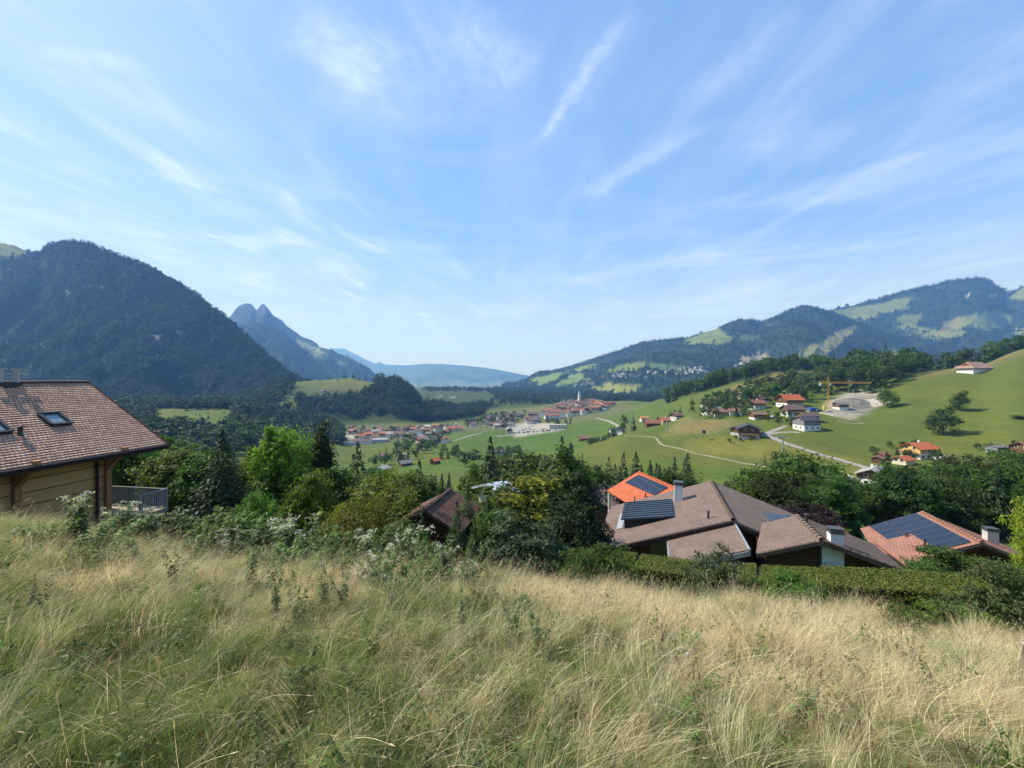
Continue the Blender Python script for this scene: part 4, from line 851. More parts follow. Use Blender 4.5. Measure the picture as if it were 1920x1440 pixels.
def chalet_meshes(w, d, hb, hu, slope, roof, base, upper, over, nwin, balcony, chim, hip=0):
    """ridge along local X. Returns list of (part name, mesh, [(sub part, mesh)...])"""
    key = (w, d, hb, hu, slope, roof, base, upper, over, nwin, balcony, chim, hip)
    if key in HC: return HC[key]
    out = []; hw, hd = w/2, d/2; ez = hb+hu; rh = hd*slope
    mb = MB(); mb.box((-hw, -hd, -3), (w, 0, 0), (0, d, 0), (0, 0, hb+3)); out.append(('base_wall', mb.mesh('base_wall', wmat(base)), []))
    mb = MB(); g = .03
    if hu > 0:
        for s in (-1, 1):
            mb.quad((-hw*s-g*s, s*-hd-g*s, hb), (hw*s+g*s, s*-hd-g*s, hb), (hw*s+g*s, s*-hd-g*s, ez), (-hw*s-g*s, s*-hd-g*s, ez))
            mb.poly([(s*(hw+g), -s*hd, hb), (s*(hw+g), s*hd, hb), (s*(hw+g), s*hd, ez), (s*(hw+g), 0, ez+rh-.1), (s*(hw+g), -s*hd, ez)])
        out.append(('upper_wall', mb.mesh('upper_wall', wmat(upper)), []))
    else:
        for s in (-1, 1): mb.poly([(s*hw, -s*hd, ez), (s*hw, s*hd, ez), (s*hw, 0, ez+rh-.1)])
        out.append(('gable_wall', mb.mesh('gable_wall', wmat(upper)), []))
    mb = MB(); W, De = hw+over, hd+over; ze = ez-over*slope; zr = ez+rh; hx = W-hip
    for s in (-1, 1): mb.slab([(-W, s*De, ze+.12), (W, s*De, ze+.12), (hx, s*.01, zr+.12), (-hx, s*.01, zr+.12)], .2)
    if hip:
        for s in (-1, 1): mb.slab([(s*W, -De, ze+.12), (s*W, De, ze+.12), (s*hx, 0, zr+.12)], .2)
    sub = []
    if chim:
        c = MB(); c.cbox((hw*.35, hd*.25, ez+rh*.4), .65, .65, rh*.6+.6); c.cbox((hw*.35, hd*.25, ez+rh+.6), .8, .8, .12); sub.append(('chimney', c.mesh('chimney', WHITE if chim == 1 else CONC)))
    out.append(('roof', mb.mesh('roof', rmat(roof)), sub))
    if nwin:
        fm = plain('window_surround', (.55, .5, .44), .7, .1)
        for s in (-1, 1):
            for row, z in enumerate(([hb-1.9] if hb > 2.2 else [])+([hb+hu-2.0] if hu > 2.2 else [])):
                for k in range(nwin):
                    x = -hw+w*(k+.5)/nwin; a = MB(); y = s*(hd+.04)
                    a.box((x-.62, y-.03*s, z), (1.24, 0, 0), (0, s*.07, 0), (0, 0, 1.25)); b = MB(); b.box((x-.48, y+.035*s, z+.12), (.96, 0, 0), (0, s*.02, 0), (0, 0, 1.0))
                    out.append(('window', a.mesh('window', fm), [('pane', b.mesh('pane', GLASS))]))
            for z in [hb-1.9]*(hb > 2.2)+[ez-.9]:
                for k in (-1, 1):
                    yy = k*hd*.38; a = MB(); x = s*(hw+.05); a.box((x-.03*s, yy-.62, z), (s*.07, 0, 0), (0, 1.24, 0), (0, 0, 1.25)); b = MB(); b.box((x+.035*s, yy-.48, z+.12), (s*.02, 0, 0), (0, .96, 0), (0, 0, 1.0))
                    out.append(('window', a.mesh('window', fm), [('pane', b.mesh('pane', GLASS))]))
    if balcony:
        s = -1 if balcony in (1, 3) else 1; a = MB()
        if balcony < 3:
            a.box((-hw*.9, s*(hd+.05), hb-.1), (w*.9, 0, 0), (0, s*1.3, 0), (0, 0, .16)); r = MB(); r.box((-hw*.9, s*(hd+1.27), hb+.06), (w*.9, 0, 0), (0, s*.08, 0), (0, 0, .95))
        else:
            a.box((-hw-1.35, -hd*.9, hb-.1), (1.3, 0, 0), (0, d*.9, 0), (0, 0, .16)); r = MB(); r.box((-hw-1.4, -hd*.9, hb+.06), (.08, 0, 0), (0, d*.9, 0), (0, 0, .95))
        out.append(('balcony', a.mesh('balcony', wmat('wood')), [('railing', r.mesh('railing', wmat('tan')))]))
    HC[key] = out; return out
def house(label, px, py, D, w, d, hb, hu, yaw, roof, base='white', upper='wood', slope=.45, over=.9, nwin=3, balcony=0, chim=1, cat='house', name='house', group=None, z=None, hip=0):
    """house whose visible foot is at photo pixel (px,py) at depth D"""
    p = GP(px, D) if z is None else Vector((U(px)*D, D, z))
    o = thing(name, label, cat, p, R(yaw), group)
    for nm, me, subs in chalet_meshes(w, d, hb, hu, slope, roof, base, upper, over, nwin, balcony, chim, hip):
        q = link(nm, me, o)
        for sn, sm in subs: link(sn, sm, q)
    return o
H = house
H('big chalet with a bright orange roof and small dormer above the hamlet', 1480, 756, 312, 14, 11, 3.0, 3.2, 8, 'vivid', 'white', 'wood', .62, 1.3, 5, 1, 1)
H('chalet with a purple-brown roof and white ground floor below the big orange roof', 1486, 777, 282, 11, 9, 2.8, 2.4, -4, 'purple', 'white', 'wood', .5, 1.2, 4, 1, 2)
H('chalet with a rusty red roof left of the purple-brown roofed one', 1418, 773, 318, 9.5, 9, 2.8, 2.2, 8, 'red', 'white', 'wood', .5, 1.2, 3, 1)
H('low dark chalet with a flat-pitched brown roof in front of the rusty red one', 1421, 789, 283, 8.5, 7, 1.0, 2.6, -3, 'rust', 'white', 'wood', .42, 1.1, 2, 1, 0)
H('slate-grey modern house with a white basement beside the lane', 1512, 812, 243, 10.5, 9, 2.6, 3.2, 4, 'slate', 'white', 'grey', .42, .8, 3, 2, 0)
H('house with a mouse-brown roof right behind the slate-grey modern house', 1513, 793, 262, 10, 8, 2.6, 1.5, 2, 'brown', 'white', 'wood', .45, .9, 3)
H('dark timber chalet with a near-black roof where the lane forks', 1403, 816, 243, 12, 11, 1.6, 3.6, 62, 'slate', 'conc', 'wood', .48, 1.5, 3, 3, 0)
H('dark timber annex with a reddish roof beside the fork chalet', 1384, 815, 250, 6.5, 6, 1.5, 2.4, 30, 'red', 'conc', 'wood', .45, 1.0, 2, 0, 0)
H('long chalet with a red-brown roof at the left of the hamlet', 1351, 779, 312, 12, 9, 1.5, 2.0, -6, 'rust', 'cream', 'wood', .42, 1.2, 3, 1, 0)
H('house with a blue-grey slate roof behind the long red-brown chalet', 1335, 772, 330, 13, 9, 1.5, 2.0, 2, 'grey', 'white', 'wood', .45, 1, 3)
H('chalet with a brown roof and white porch between bushes', 1378, 782, 306, 8, 7, 1.5, 1.8, -20, 'rust', 'white', 'cream', .45, 1, 3)
H('grey-roofed house half hidden by trees above the hamlet', 1444, 744, 385, 13, 9, 1.5, 2.2, 14, 'grey', 'conc', 'wood', .4, 1.2, 3)
H('small house with a brown gable roof behind the rusty red one', 1424, 763, 345, 11, 9, 1.5, 2, 12, 'brown', 'white', 'wood', .45, 1, 3)
H('house with a dull green-grey roof among trees at the top left of the hamlet', 1398, 748, 385, 12, 9, 1.5, 2, 5, 'grey', 'conc', 'wood', .4, 1, 2)
H('brown-roofed house at the upper left corner of the hamlet', 1328, 757, 385, 11, 8, 1.5, 2, 0, 'brown', 'conc', 'wood', .42, 1, 2)
H('brown-roofed house next to a tan field above the hamlet', 1347, 756, 390, 10, 8, 1.5, 2, 10, 'brown', 'white', 'wood', .42, 1, 2)
H('dark wooden hut with a grey roof beside the crane', 1576, 771, 294, 7, 6, 1.2, 2.4, 2, 'grey', 'white', 'wood', .42, .9, 2, 0, 0, 'hut', 'hut')
H('pale house nearly hidden in the trees behind the crane', 1596, 744, 375, 10, 8, 3, 1.5, 6, 'grey', 'white', 'white', .42, .9, 3)
H('isolated barn with a dusty pink roof on the brow of the right-hand hill', 1826, 687, 322, 17, 11, 2.0, 1.6, 6, 'pink', 'white', 'wood', .75, 1.6, 3, 0, 0, 'barn', 'barn', None, None, 4)
H('house with yellow timber walls and an orange roof above the right-hand wood', 1722, 864, 186, 9.5, 8, 2.6, 2.6, 10, 'vivid', 'cream', 'yellow', .5, 1.1, 3, 3)
H('low orange-red roofed annex in front of the yellow timber house', 1693, 880, 176, 6, 5, 1.5, .8, 20, 'vivid', 'cream', 'cream', .5, .7, 2, 0, 0)
H('rust-red garden shed left of the yellow timber house', 1654, 866, 186, 4.5, 4, .4, 2.0, 15, 'red', 'wood', 'wood', .45, .5, 0, 0, 0, 'shed', 'shed')
H('second dark-red shed lower down beside the garden', 1646, 878, 180, 4.0, 3.5, .4, 1.8, 35, 'rust', 'wood', 'wood', .45, .5, 0, 0, 0, 'shed', 'shed')
H('white house with a pale grey roof at the bottom end of the lane', 1640, 905, 142, 10, 8, 2.4, 1.6, 38, 'pale', 'white', 'wood', .5, 1.0, 3)
H('red-roofed house cut by the right edge above the wood', 1936, 872, 168, 10, 8, .8, 1.8, 0, 'red', 'wood', 'wood', .45, .9, 3)
H('low grey-green shed with a flat roof above the right-hand wood', 1875, 866, 178, 7, 5, 1.4, .5, -5, 'grey', 'grey', 'grey', .2, .4, 0, 0, 0, 'shed', 'shed')
H('small yellowish barn alone in the sloping green field', 1208, 775, 505, 9.5, 7, 1, 2.2, 0, 'ochre', 'white', 'yellow', .5, 1.2, 0, 0, 0, 'barn', 'barn')
H('long barn with a red-brown roof on the edge of the field crest', 1223, 799, 352, 12, 9, 1.6, 2.2, -3, 'red', 'wood', 'wood', .5, 1.2, 2, 0, 0, 'barn', 'barn')
H('chalet with a yellow-orange roof next to the red-brown barn', 1246, 796, 360, 9, 8, 2.2, 1.8, 15, 'vivid', 'cream', 'yellow', .5, 1.1, 3)
H('white house with a rusty roof at the right end of the field-crest row', 1268, 791, 356, 8, 7, 2.6, 1.6, 25, 'rust', 'white', 'wood', .55, .9, 2)
H('white house with a dark grey roof beside the lane to the old village', 1154, 802, 460, 12, 9, 3.2, 1.8, 10, 'slate', 'white', 'white', .5, .9, 4)
H('small white annex beside the dark grey roofed white house', 1166, 806, 440, 7, 6, 2.6, .5, 40, 'pale', 'white', 'white', .4, .6, 2, 0, 0)
H('lone barn with a striped rust roof in the middle of the meadow', 1093, 817, 462, 10.5, 8, .5, 3.0, 0, 'rust', 'wood', 'tan', .55, 1.2, 0, 0, 0, 'barn', 'barn')
H('small hut with a vivid orange roof on the near green meadow', 816, 876, 330, 6, 5.5, .8, 2.6, 52, 'vivid', 'wood', 'wood', .6, .8, 0, 0, 0, 'hut', 'hut')
H('dark chalet with a pale grey roof at the left edge of the near green meadow', 716, 884, 312, 8.5, 8, 1.6, 2.0, 60, 'pale', 'white', 'wood', .45, 1.2, 3)
H('low chalet with a grey roof behind a clipped hedge by the near meadow', 760, 878, 335, 9, 8, 1.4, 1.8, 35, 'grey', 'wood', 'wood', .42, 1.2, 2, 0, 0)
H('chalet with a brown-grey roof and garden trees below the big meadow', 934, 850, 420, 12, 9, 2, 1.6, 5, 'brown', 'white', 'wood', .42, 1.2, 3)
H('grey-roofed house in the trees above the two meadow chalets', 722, 861, 390, 9, 8, 2.2, 2, 10, 'rust', 'white', 'wood', .5, 1, 3)
H('long grey flat-roofed workshop at the near edge of the lower village', 680, 843, 590, 32, 16, 4.5, .6, 3, 'purple', 'white', 'white', .22, .6, 8, 0, 0, 'workshop', 'workshop')
H('pale grey workshop right of the long one in the lower village', 714, 840, 595, 20, 14, 4.2, .5, 6, 'pale', 'conc', 'white', .2, .6, 5, 0, 0, 'workshop', 'workshop')
H('low grey shed at the left end of the lower village workshops', 650, 846, 575, 22, 8, 3, .4, 10, 'grey', 'conc', 'conc', .25, .5, 4, 0, 0, 'workshop', 'workshop')
H('modern white building with a blue-grey flat roof beside the car park', 1045, 809, 640, 26, 14, 6, .5, -3, 'pale', 'conc', 'white', .12, 1.5, 7, 0, 0, 'building', 'building')
H('long orange-roofed building below the old village', 1035, 787, 790, 30, 14, 5, 2, 4, 'red', 'white', 'cream', .45, 1, 6)
H('long tan-roofed building at the right end of the old village', 1134, 778, 880, 27, 12, 5, 2, 2, 'ochre', 'cream', 'wood', .4, 1.2, 6)
H('brown-roofed building alone at the left of the old village', 1000, 780, 850, 20, 12, 4, 1.5, -6, 'brown', 'wood', 'wood', .4, 1.2, 3)
H('small barn with a grey roof on the meadow knoll across the valley', 604, 742, 985, 13, 9, 1.5, 2.5, -20, 'grey', 'conc', 'wood', .5, 1.2, 0, 0, 0, 'barn', 'barn')
H('farm with a dark roof on the plateau fields across the gorge', 868, 744, 1650, 26, 14, 3, 3, 5, 'brown', 'white', 'wood', .45, 1.5, 3, 0, 0, 'farm', 'farmhouse')
H('white farm building next to the dark-roofed farm on the plateau', 850, 746, 1600, 22, 12, 4, 1, -5, 'pale', 'white', 'white', .4, 1, 3, 0, 0, 'farm', 'farmhouse')
H('small yellow barn low on the plateau fields across the gorge', 853, 761, 1390, 15, 9, 2, 2, 0, 'ochre', 'tan', 'tan', .4, 1, 0, 0, 0, 'barn', 'barn')
H('big pale building with a flat roof below the quarry on the right-hand slope', 1412, 690, 1, 1, 1, 1, 1, 0, 'pale') if False else None
# village houses: shared shapes, one object tree each
def village(n, poly, roofs, sizes, label, group, nwin=3, far=False, sep=11, zf=None, M=None):
    placed = []; tries = 0
    while len(placed) < n and tries < 6000:
        tries += 1; k = random.random(); xs = [p[0] for p in poly]; ds = [p[1] for p in poly]
        px, D = random.uniform(min(xs), max(xs)), random.uniform(min(ds), max(ds))
        if not inpoly([px], [D], poly)[0]: continue
        x = U(px)*D
        if any((x-a)**2+(D-b)**2 < sep*sep for a, b in placed): continue
        placed.append((x, D)); roof = random.choice(roofs); w, d, hb, hu = random.choice(sizes)
        base, up = random.choice([('white', 'wood'), ('white', 'white'), ('white', 'cream'), ('cream', 'wood')])
        rn = dict(orange='orange', red='red', rust='rusty brown', brown='brown', grey='grey', slate='dark slate', pale='pale grey', ochre='tan', purple='purplish brown', pink='pinkish')[roof]
        house(label % rn, px, 0, D, w, d, hb, hu, random.choice([0, 12, 80, 95, 45, -30]), roof, base, up, .5, 1.0, 0 if far else nwin, 0, 1, group=group % rn)
SZ = [(12, 9, 3, 3), (11, 10, 3, 2.5), (14, 10, 3.2, 3), (10, 9, 2.8, 2.5)]
village(46, [(655, 640), (700, 620), (780, 590), (842, 610), (870, 690), (815, 745), (780, 760), (660, 760)], ['orange', 'red', 'rust', 'brown', 'grey', 'purple', 'orange', 'rust', 'pale'], SZ, 'house with a %s roof in the lower village at the valley bottom', '%s-roofed houses of the lower village')
village(26, [(870, 700), (905, 690), (960, 740), (985, 850), (960, 900), (900, 860), (865, 780)], ['brown', 'grey', 'purple', 'rust', 'brown', 'slate'], SZ, 'house with a %s roof in the leafy quarter left of the car park', '%s-roofed houses in the leafy quarter')
village(72, [(1010, 850), (1060, 800), (1130, 815), (1148, 890), (1125, 990), (1095, 1040), (1060, 1010), (1035, 930)], ['rust', 'red', 'rust', 'brown', 'orange', 'purple', 'rust'], [(15, 11, 5, 3.5), (13, 11, 5, 3), (17, 12, 5.5, 4)], 'old house with a %s roof in the dense village round the white church', '%s-roofed houses of the old village', 3, False, 12)
village(9, [(985, 730), (1005, 720), (1010, 790), (985, 800)], ['brown', 'rust', 'grey'], SZ, 'house with a %s roof beside the road from the car park', '%s-roofed houses by the car park road')
village(7, [(770, 560), (800, 470), (840, 520), (800, 590)], ['slate', 'grey', 'orange'], SZ, 'house with a %s roof just below the lower village', '%s-roofed houses below the lower village', sep=16)
village(8, [(920, 640), (955, 620), (960, 700), (930, 720)], ['grey', 'brown', 'pale'], SZ, 'house with a %s roof on the bank left of the car park', '%s-roofed houses on the bank', sep=14)
for k, (px, D, roof) in enumerate(((858, 640, 'orange'), (846, 650, 'orange'), (806, 700, 'red'))):
    H(['twin house with a bright orange roof, right one of the pair on the meadow edge', 'twin house with a bright orange roof, left one of the pair on the meadow edge', 'red-roofed house by the trees at the back of the lower village'][k], px, 0, D, 13, 10, 2.8, 2, 15, roof, 'cream', 'cream', .5, 1.1, 3)
H('yellow house standing alone at the wood behind the lower village', 816, 0, 745, 12, 10, 4, 3, 20, 'ochre', 'cream', 'yellow', .5, 1, 3)
# far towns on the right-hand slope (small in the picture)
def slope_houses(n, poly, roofs, label, group, sz):
    X, Y, Z = MR['X'], MR['Y'], MR['Z']; nv = MR['nv']; px = X/Y*F+960; py = HOR-Z/Y*F
    ok = np.argwhere(inpoly(px, py, poly)&(np.arange(X.shape[1])[None] < nv)); ch = ok[RNG.permutation(len(ok))[:n]] if len(ok) >= n else ok[RNG.integers(0, len(ok), n)]
    for i, j in ch:
        i2, j2 = min(i+1, X.shape[0]-1), min(j+1, nv-1); a, b = random.random(), random.random(); a *= .9; b *= .9
        f = lambda A: A[i, j]*(1-a)*(1-b)+A[i2, j]*a*(1-b)+A[i, j2]*(1-a)*b+A[i2, j2]*a*b
        roof = random.choice(roofs); rn = dict(pale='pale grey', grey='grey', brown='brown', rust='rusty')[roof]
        o = thing('house', label % rn, 'house', (f(X), f(Y), f(Z)+.5), R(random.choice([0, 20, 90, -30])), group % rn); w, d, hb, hu = random.choice(sz)
        for nm, me, subs in chalet_meshes(w, d, hb, hu, .45, roof, 'conc', 'conc', 1.0, 0, 0, 0): link(nm, me, o)
village_far = [(14, 11, 5, 3), (16, 12, 6, 3)]
slope_houses(75, [(1120, 704), (1200, 700), (1290, 687), (1330, 690), (1340, 700), (1240, 710), (1130, 714)], ['pale', 'grey', 'pale', 'brown'], 'tiny far house with a %s roof in the town on the right slope', '%s-roofed houses of the far town', village_far)
slope_houses(26, [(968, 716), (985, 711), (1000, 722), (990, 728), (970, 726)], ['rust', 'brown', 'pale'], 'tiny far house with a %s roof in the cluster below the long ridge', '%s-roofed houses of the far cluster', village_far)
slope_houses(16, [(1075, 724), (1100, 718), (1120, 720), (1100, 728), (1075, 728)], ['rust', 'brown', 'pale'], 'tiny far house with a %s roof in the hamlet above the church', '%s-roofed houses of the hamlet above the church', village_far)
def slope_building(label, px, py, w, d, hb, roof, yaw=0):
    X, Y, Z = MR['X'][:, :MR['nv']], MR['Y'][:, :MR['nv']], MR['Z'][:, :MR['nv']]
    k = np.argmin((X/Y*F+960-px)**2+(HOR-Z/Y*F-py)**2); x, y, z = X.flat[k], Y.flat[k], Z.flat[k]
    o = thing('building', label, 'building', (x, y, z), R(yaw))
    for nm, me, subs in chalet_meshes(w, d, hb, 2, .15, roof, 'conc', 'white', 1.0, 0, 0, 0): link(nm, me, o)
slope_building('long pale apartment building on the far right-hand slope', 1402, 684, 90, 25, 14, 'pale', 4)
slope_building('white building in front of the long apartment building on the far slope', 1388, 688, 60, 20, 10, 'pink', -3)
slope_building('pale building right of the long apartment building on the far slope', 1432, 684, 60, 22, 11, 'pale', 2)
# church of the old village
c = GP(1094, 985); ch = thing('church', 'white church with a slim pointed tower on top of the old village', 'church', c, R(10))
mb = MB(); mb.box((-9, -5, -4), (18, 0, 0), (0, 10, 0), (0, 0, 12)); mb.poly([(9, -5, 8), (9, 5, 8), (9, 0, 13.5)]); mb.poly([(-9, 5, 8), (-9, -5, 8), (-9, 0, 13.5)]); mb.build('nave', WHITE, ch)
mb = MB(); mb.slab([(-9.5, -5.6, 7.6), (9.5, -5.6, 7.6), (9.5, 0, 13.9), (-9.5, 0, 13.9)], .3); mb.slab([(9.5, 5.6, 7.6), (-9.5, 5.6, 7.6), (-9.5, 0.01, 13.9), (9.5, 0.01, 13.9)], .3); mb.build('roof', rmat('brown'), ch)
mb = MB(); mb.box((-13.5, -2.5, -4), (5, 0, 0), (0, 5, 0), (0, 0, 27)); tw = mb.build('tower', WHITE, ch)
mb = MB(); a = (-11, 0, 36)
for p, q in (((-13.9, -2.9, 23), (-8.1, -2.9, 23)), ((-8.1, -2.9, 23), (-8.1, 2.9, 23)), ((-8.1, 2.9, 23), (-13.9, 2.9, 23)), ((-13.9, 2.9, 23), (-13.9, -2.9, 23))): mb.poly([p, q, a])
mb.build('spire', plain('spire_tin', (.55, .55, .55), .5, .1, metal=.3), tw)
mb = MB()
for y in (-2.53, 2.48): mb.box((-11.8, y, 17), (1.6, 0, 0), (0, .05, 0), (0, 0, 3.2))
mb.build('belfry_opening', plain('dark_opening', (.03, .03, .03), .9), tw)

# ------------------------------------------------------------------ roads and paths
ROADM = plain('lane_asphalt', (.25, .235, .21), .95, .12, .4); PATHM = plain('gravel_path', (.26, .235, .15), .95, .15, .5)
def ribbon(name, pts, width, m, lift=.12, step=3.0):
    """a lane draped on the ground; pts as (photo column, depth)"""
    P = [(U(a)*b, b) for a, b in pts]; out = []
    for k in range(len(P)-1):
        p0, p1, p2, p3 = P[max(k-1, 0)], P[k], P[k+1], P[min(k+2, len(P)-1)]; n = max(2, int(math.dist(p1, p2)/step))
        for s in range(n):
            u = s/n; q = [.5*((2*p1[i])+(p2[i]-p0[i])*u+(2*p0[i]-5*p1[i]+4*p2[i]-p3[i])*u*u+(3*p1[i]-p0[i]-3*p2[i]+p3[i])*u**3) for i in (0, 1)]; out.append(q)
    out.append(P[-1]); mb = MB(); prev = None
    for k, q in enumerate(out):
        a, b = out[max(k-1, 0)], out[min(k+1, len(out)-1)]; d = Vector((b[0]-a[0], b[1]-a[1])).normalized(); n = Vector((-d.y, d.x))
        w_ = width*random.uniform(.9, 1.1); l = Vector((q[0]+n.x*w_/2, q[1]+n.y*w_/2)); r = Vector((q[0]-n.x*w_/2, q[1]-n.y*w_/2))
        c = Vector((*l, ground_z(*l)+lift)), Vector((*r, ground_z(*r)+lift))
        if prev: mb.quad(prev[1], c[1], c[0], prev[0])
        prev = c
    return kind(mb.build(name, m), 'structure')
def along(pix): return [(px, gray_hit(px, py, 60, 1800)) for px, py in pix]
ribbon('lane', along([(1432, 814), (1450, 822), (1480, 834), (1520, 847), (1560, 859), (1590, 868), (1615, 875), (1632, 882)])+[(1640, 160), (1632, 150)], 3.6, ROADM)
ribbon('lane', along([(1432, 814), (1450, 808), (1462, 804), (1474, 799)]), 3.2, ROADM)
ribbon('lane', along([(1440, 815), (1462, 812), (1485, 811), (1500, 812)]), 3.0, ROADM)
ribbon('path', along([(1170, 818), (1215, 819), (1230, 822), (1236, 830), (1245, 836), (1290, 846), (1340, 858), (1400, 870), (1448, 880)]), 1.5, PATHM)
ribbon('lane', along([(1118, 783), (1135, 788), (1148, 793), (1160, 800)]), 4.0, ROADM)
ribbon('lane', along([(1012, 788), (1000, 797), (985, 806), (970, 812), (950, 817), (930, 819)]), 6, ROADM, .3)
ribbon('lane', along([(826, 829), (850, 827), (880, 818), (905, 812)]), 4, ROADM, .3)
ribbon('lane', along([(757, 850), (764, 858), (770, 868)]), 4, ROADM, .3)
ribbon('path', along([(828, 876), (860, 877), (900, 880), (940, 882)]), .8, PATHM, .1)
ribbon('path', along([(1480, 788), (1500, 790)]), 2.5, ROADM)
ribbon('path', along([(815, 738), (822, 741), (828, 743), (818, 747), (800, 751)]), 7, PATHM, 1.0, 20)
ribbon('path', along([(1570, 789), (1600, 795), (1620, 793)]), 1.6, PATHM)

# ------------------------------------------------------------------ crane, cableway, vehicles
CR = plain('crane_yellow', (.62, .36, .05), .5, .12)
def lattice(mb, a, b, wd, n, r=.09):
    a, b = Vector(a), Vector(b); d = (b-a).normalized(); x = d.orthogonal().normalized()*wd/2; y = d.cross(x).normalized()*wd/2
    cs = [x+y, x-y, -x-y, y-x]
    for c in cs: mb.bar(a+c, b+c, r, 5)
    for k in range(n):
        p, q = a.lerp(b, k/n), a.lerp(b, (k+1)/n)
        for m_ in range(4): mb.bar(p+cs[m_], q+cs[(m_+1) % 4], r*.6, 4)
c = GP(1553, 290); cr = thing('tower_crane', 'yellow tower crane standing over the building site', 'crane', c)
mb = MB(); mb.cbox((0, 0, -1), 4, 4, 1.4); mb.build('base', CONC, cr)
HT = 20.8
mb = MB(); lattice(mb, (0, 0, 0), (0, 0, HT), 1.1, 16); mb.build('mast', CR, cr)
mb = MB(); lattice(mb, (.6, 0, HT), (27, -5, HT), .8, 24, .07); mb.bar((0, 0, HT+4), (16, -3, HT+.5), .05, 4); mb.build('jib', CR, cr)
mb = MB(); lattice(mb, (-.6, 0, HT), (-6, 1.1, HT), .8, 6, .07); mb.bar((0, 0, HT+4), (-5.5, 1, HT+.5), .05, 4); lattice(mb, (0, 0, HT), (0, 0, HT+4), .5, 4, .07); cj = mb.build('counter_jib', CR, cr)
mb = MB(); mb.cbox((-5, .9, HT-2.2), 1.2, 1.4, 2.0); mb.build('counterweight', CONC, cj)
mb = MB(); mb.cbox((1.2, -.3, HT-2.3), 1.2, 1.2, 1.8); mb.build('cab', plain('crane_cab', (.5, .5, .48), .5), cr)
mb = MB(); mb.bar((17, -3.1, HT-.4), (17, -3.1, HT-8), .04, 4); mb.cbox((17, -3.1, HT-8.6), .4, .4, .6); mb.build('hook', plain('hook_steel', (.1, .1, .1), .5), cr)
STEEL = plain('pylon_steel', (.34, .35, .34), .6, .12, metal=.4); heads = []
for px, py, D, hh, lb in ((1250, 826, 300, 11.5, 'cableway pylon with a crossbar beside the field path'), (1181, 813, 345, 11, 'cableway pylon by the field-crest trees'), (1091, 824, 470, 13, 'cableway pylon beside the lone meadow barn'), (1468, 868, 180, 12, 'cableway pylon behind the bare-branched tree'), (1055, 815, 590, 13, 'farthest cableway pylon, left of the lone meadow barn')):
    c = GP(px, D); p = thing('cableway_pylon', lb, 'pylon', c, R(-20), 'cableway pylons across the fields'); mb = MB(); mb.bar((0, 0, -1), (0, 0, hh), .42, 8, .28); mb.build('mast', STEEL, p)
    mb = MB(); mb.cbox((0, 0, hh-.2), 5.0, .4, .4); [mb.cbox((s*2.3, 0, hh-.75), .3, 3.0, .4) for s in (-1, 1)]; mb.build('crossbar', STEEL, p); heads.append(c+Vector((0, 0, hh-.4)))
order = [3, 0, 1, 2, 4]; mb = MB()
for a, b in zip(order[:-1], order[1:]):
    for s in (-2.3, 2.3):
        off = Vector((math.cos(R(-20))*s, math.sin(R(-20))*s, .2)); p, q = heads[a]+off, heads[b]+off; prev = p
        for k in range(1, 13):
            f = k/12; r_ = p.lerp(q, f)-Vector((0, 0, 4*f*(1-f)*2.2)); mb.bar(prev, r_, .022, 4); prev = r_
tag(mb.build('cable', plain('cable_steel', (.12, .12, .12), .5)), 'thin steel cables of the cableway slung between its pylons', 'cable')
p, q = heads[3], heads[0]; off = Vector((math.cos(R(-20))*2.3, math.sin(R(-20))*2.3, .2)); f = .60; cpos = (p+off).lerp(q+off, f)-Vector((0, 0, 4*f*(1-f)*2.2))
g = thing('cable_car', 'small dark blue gondola cabin hanging over the field path', 'gondola', cpos)
mb = MB(); mb.cbox((0, 0, -4.1), 1.7, 1.9, .5); mb.cbox((0, 0, -2.4), 1.7, 1.9, .35); mb.build('cabin', plain('gondola_blue', (.03, .05, .11), .4), g); mb = MB(); mb.cbox((0, 0, -3.6), 1.62, 1.82, 1.2); mb.build('window', GLASS, g); mb = MB(); mb.bar((0, 0, -2.05), (0, 0, 0), .07, 6); mb.build('hanger', STEEL, g)
def car_meshes(col):
    key = ('car', col)
    if key in HC: return HC[key]
    b = MB(); prof = [(-2.1, .35), (2.1, .35), (2.15, .75), (1.3, .95), (.6, 1.45), (-1.2, 1.48), (-1.95, 1.0), (-2.15, .8)]
    for s in (-1, 1):
        pts = [(x, s*.88, z) for x, z in prof]; b.poly(pts if s < 0 else pts[::-1])
    for k in range(len(prof)):
        (x0, z0), (x1, z1) = prof[k], prof[(k+1) % len(prof)]; b.quad((x0, .88, z0), (x1, .88, z1), (x1, -.88, z1), (x0, -.88, z0))
    bm_ = b.mesh('body', plain('car_paint_%s' % col, dict(white=(.75, .75, .75), grey=(.22, .23, .25), black=(.03, .03, .035), red=(.4, .04, .03), silver=(.5, .52, .54), blue=(.05, .1, .25))[col], .25, .04, spec=.6))
    w_ = MB()
    for s in (-1, 1): w_.quad((-1.5, s*.89, 1.0), (1.0, s*.89, 1.0), (.55, s*.89, 1.38), (-1.15, s*.89, 1.40))
    w_.quad((1.27, -.75, 1.0), (1.27, .75, 1.0), (.68, .7, 1.42), (.68, -.7, 1.42)); wm = w_.mesh('window', GLASS)
    HC[key] = [('body', bm_), ('window', wm)]
    for x in (-1.3, 1.35):
        for s in (-1, 1): y_ = MB(); y_.bar((x, s*.7, .33), (x, s*.92, .33), .33, 10); HC[key].append(('wheel', y_.mesh('wheel', plain('tyre', (.02, .02, .02), .9))))
    return HC[key]
def car(px, D, yaw, col, label, group=None):
    o = thing('parked_car', label, 'car', GP(px, D, .15), R(yaw), group)
    for nm, me in car_meshes(col): link(nm, me, o)
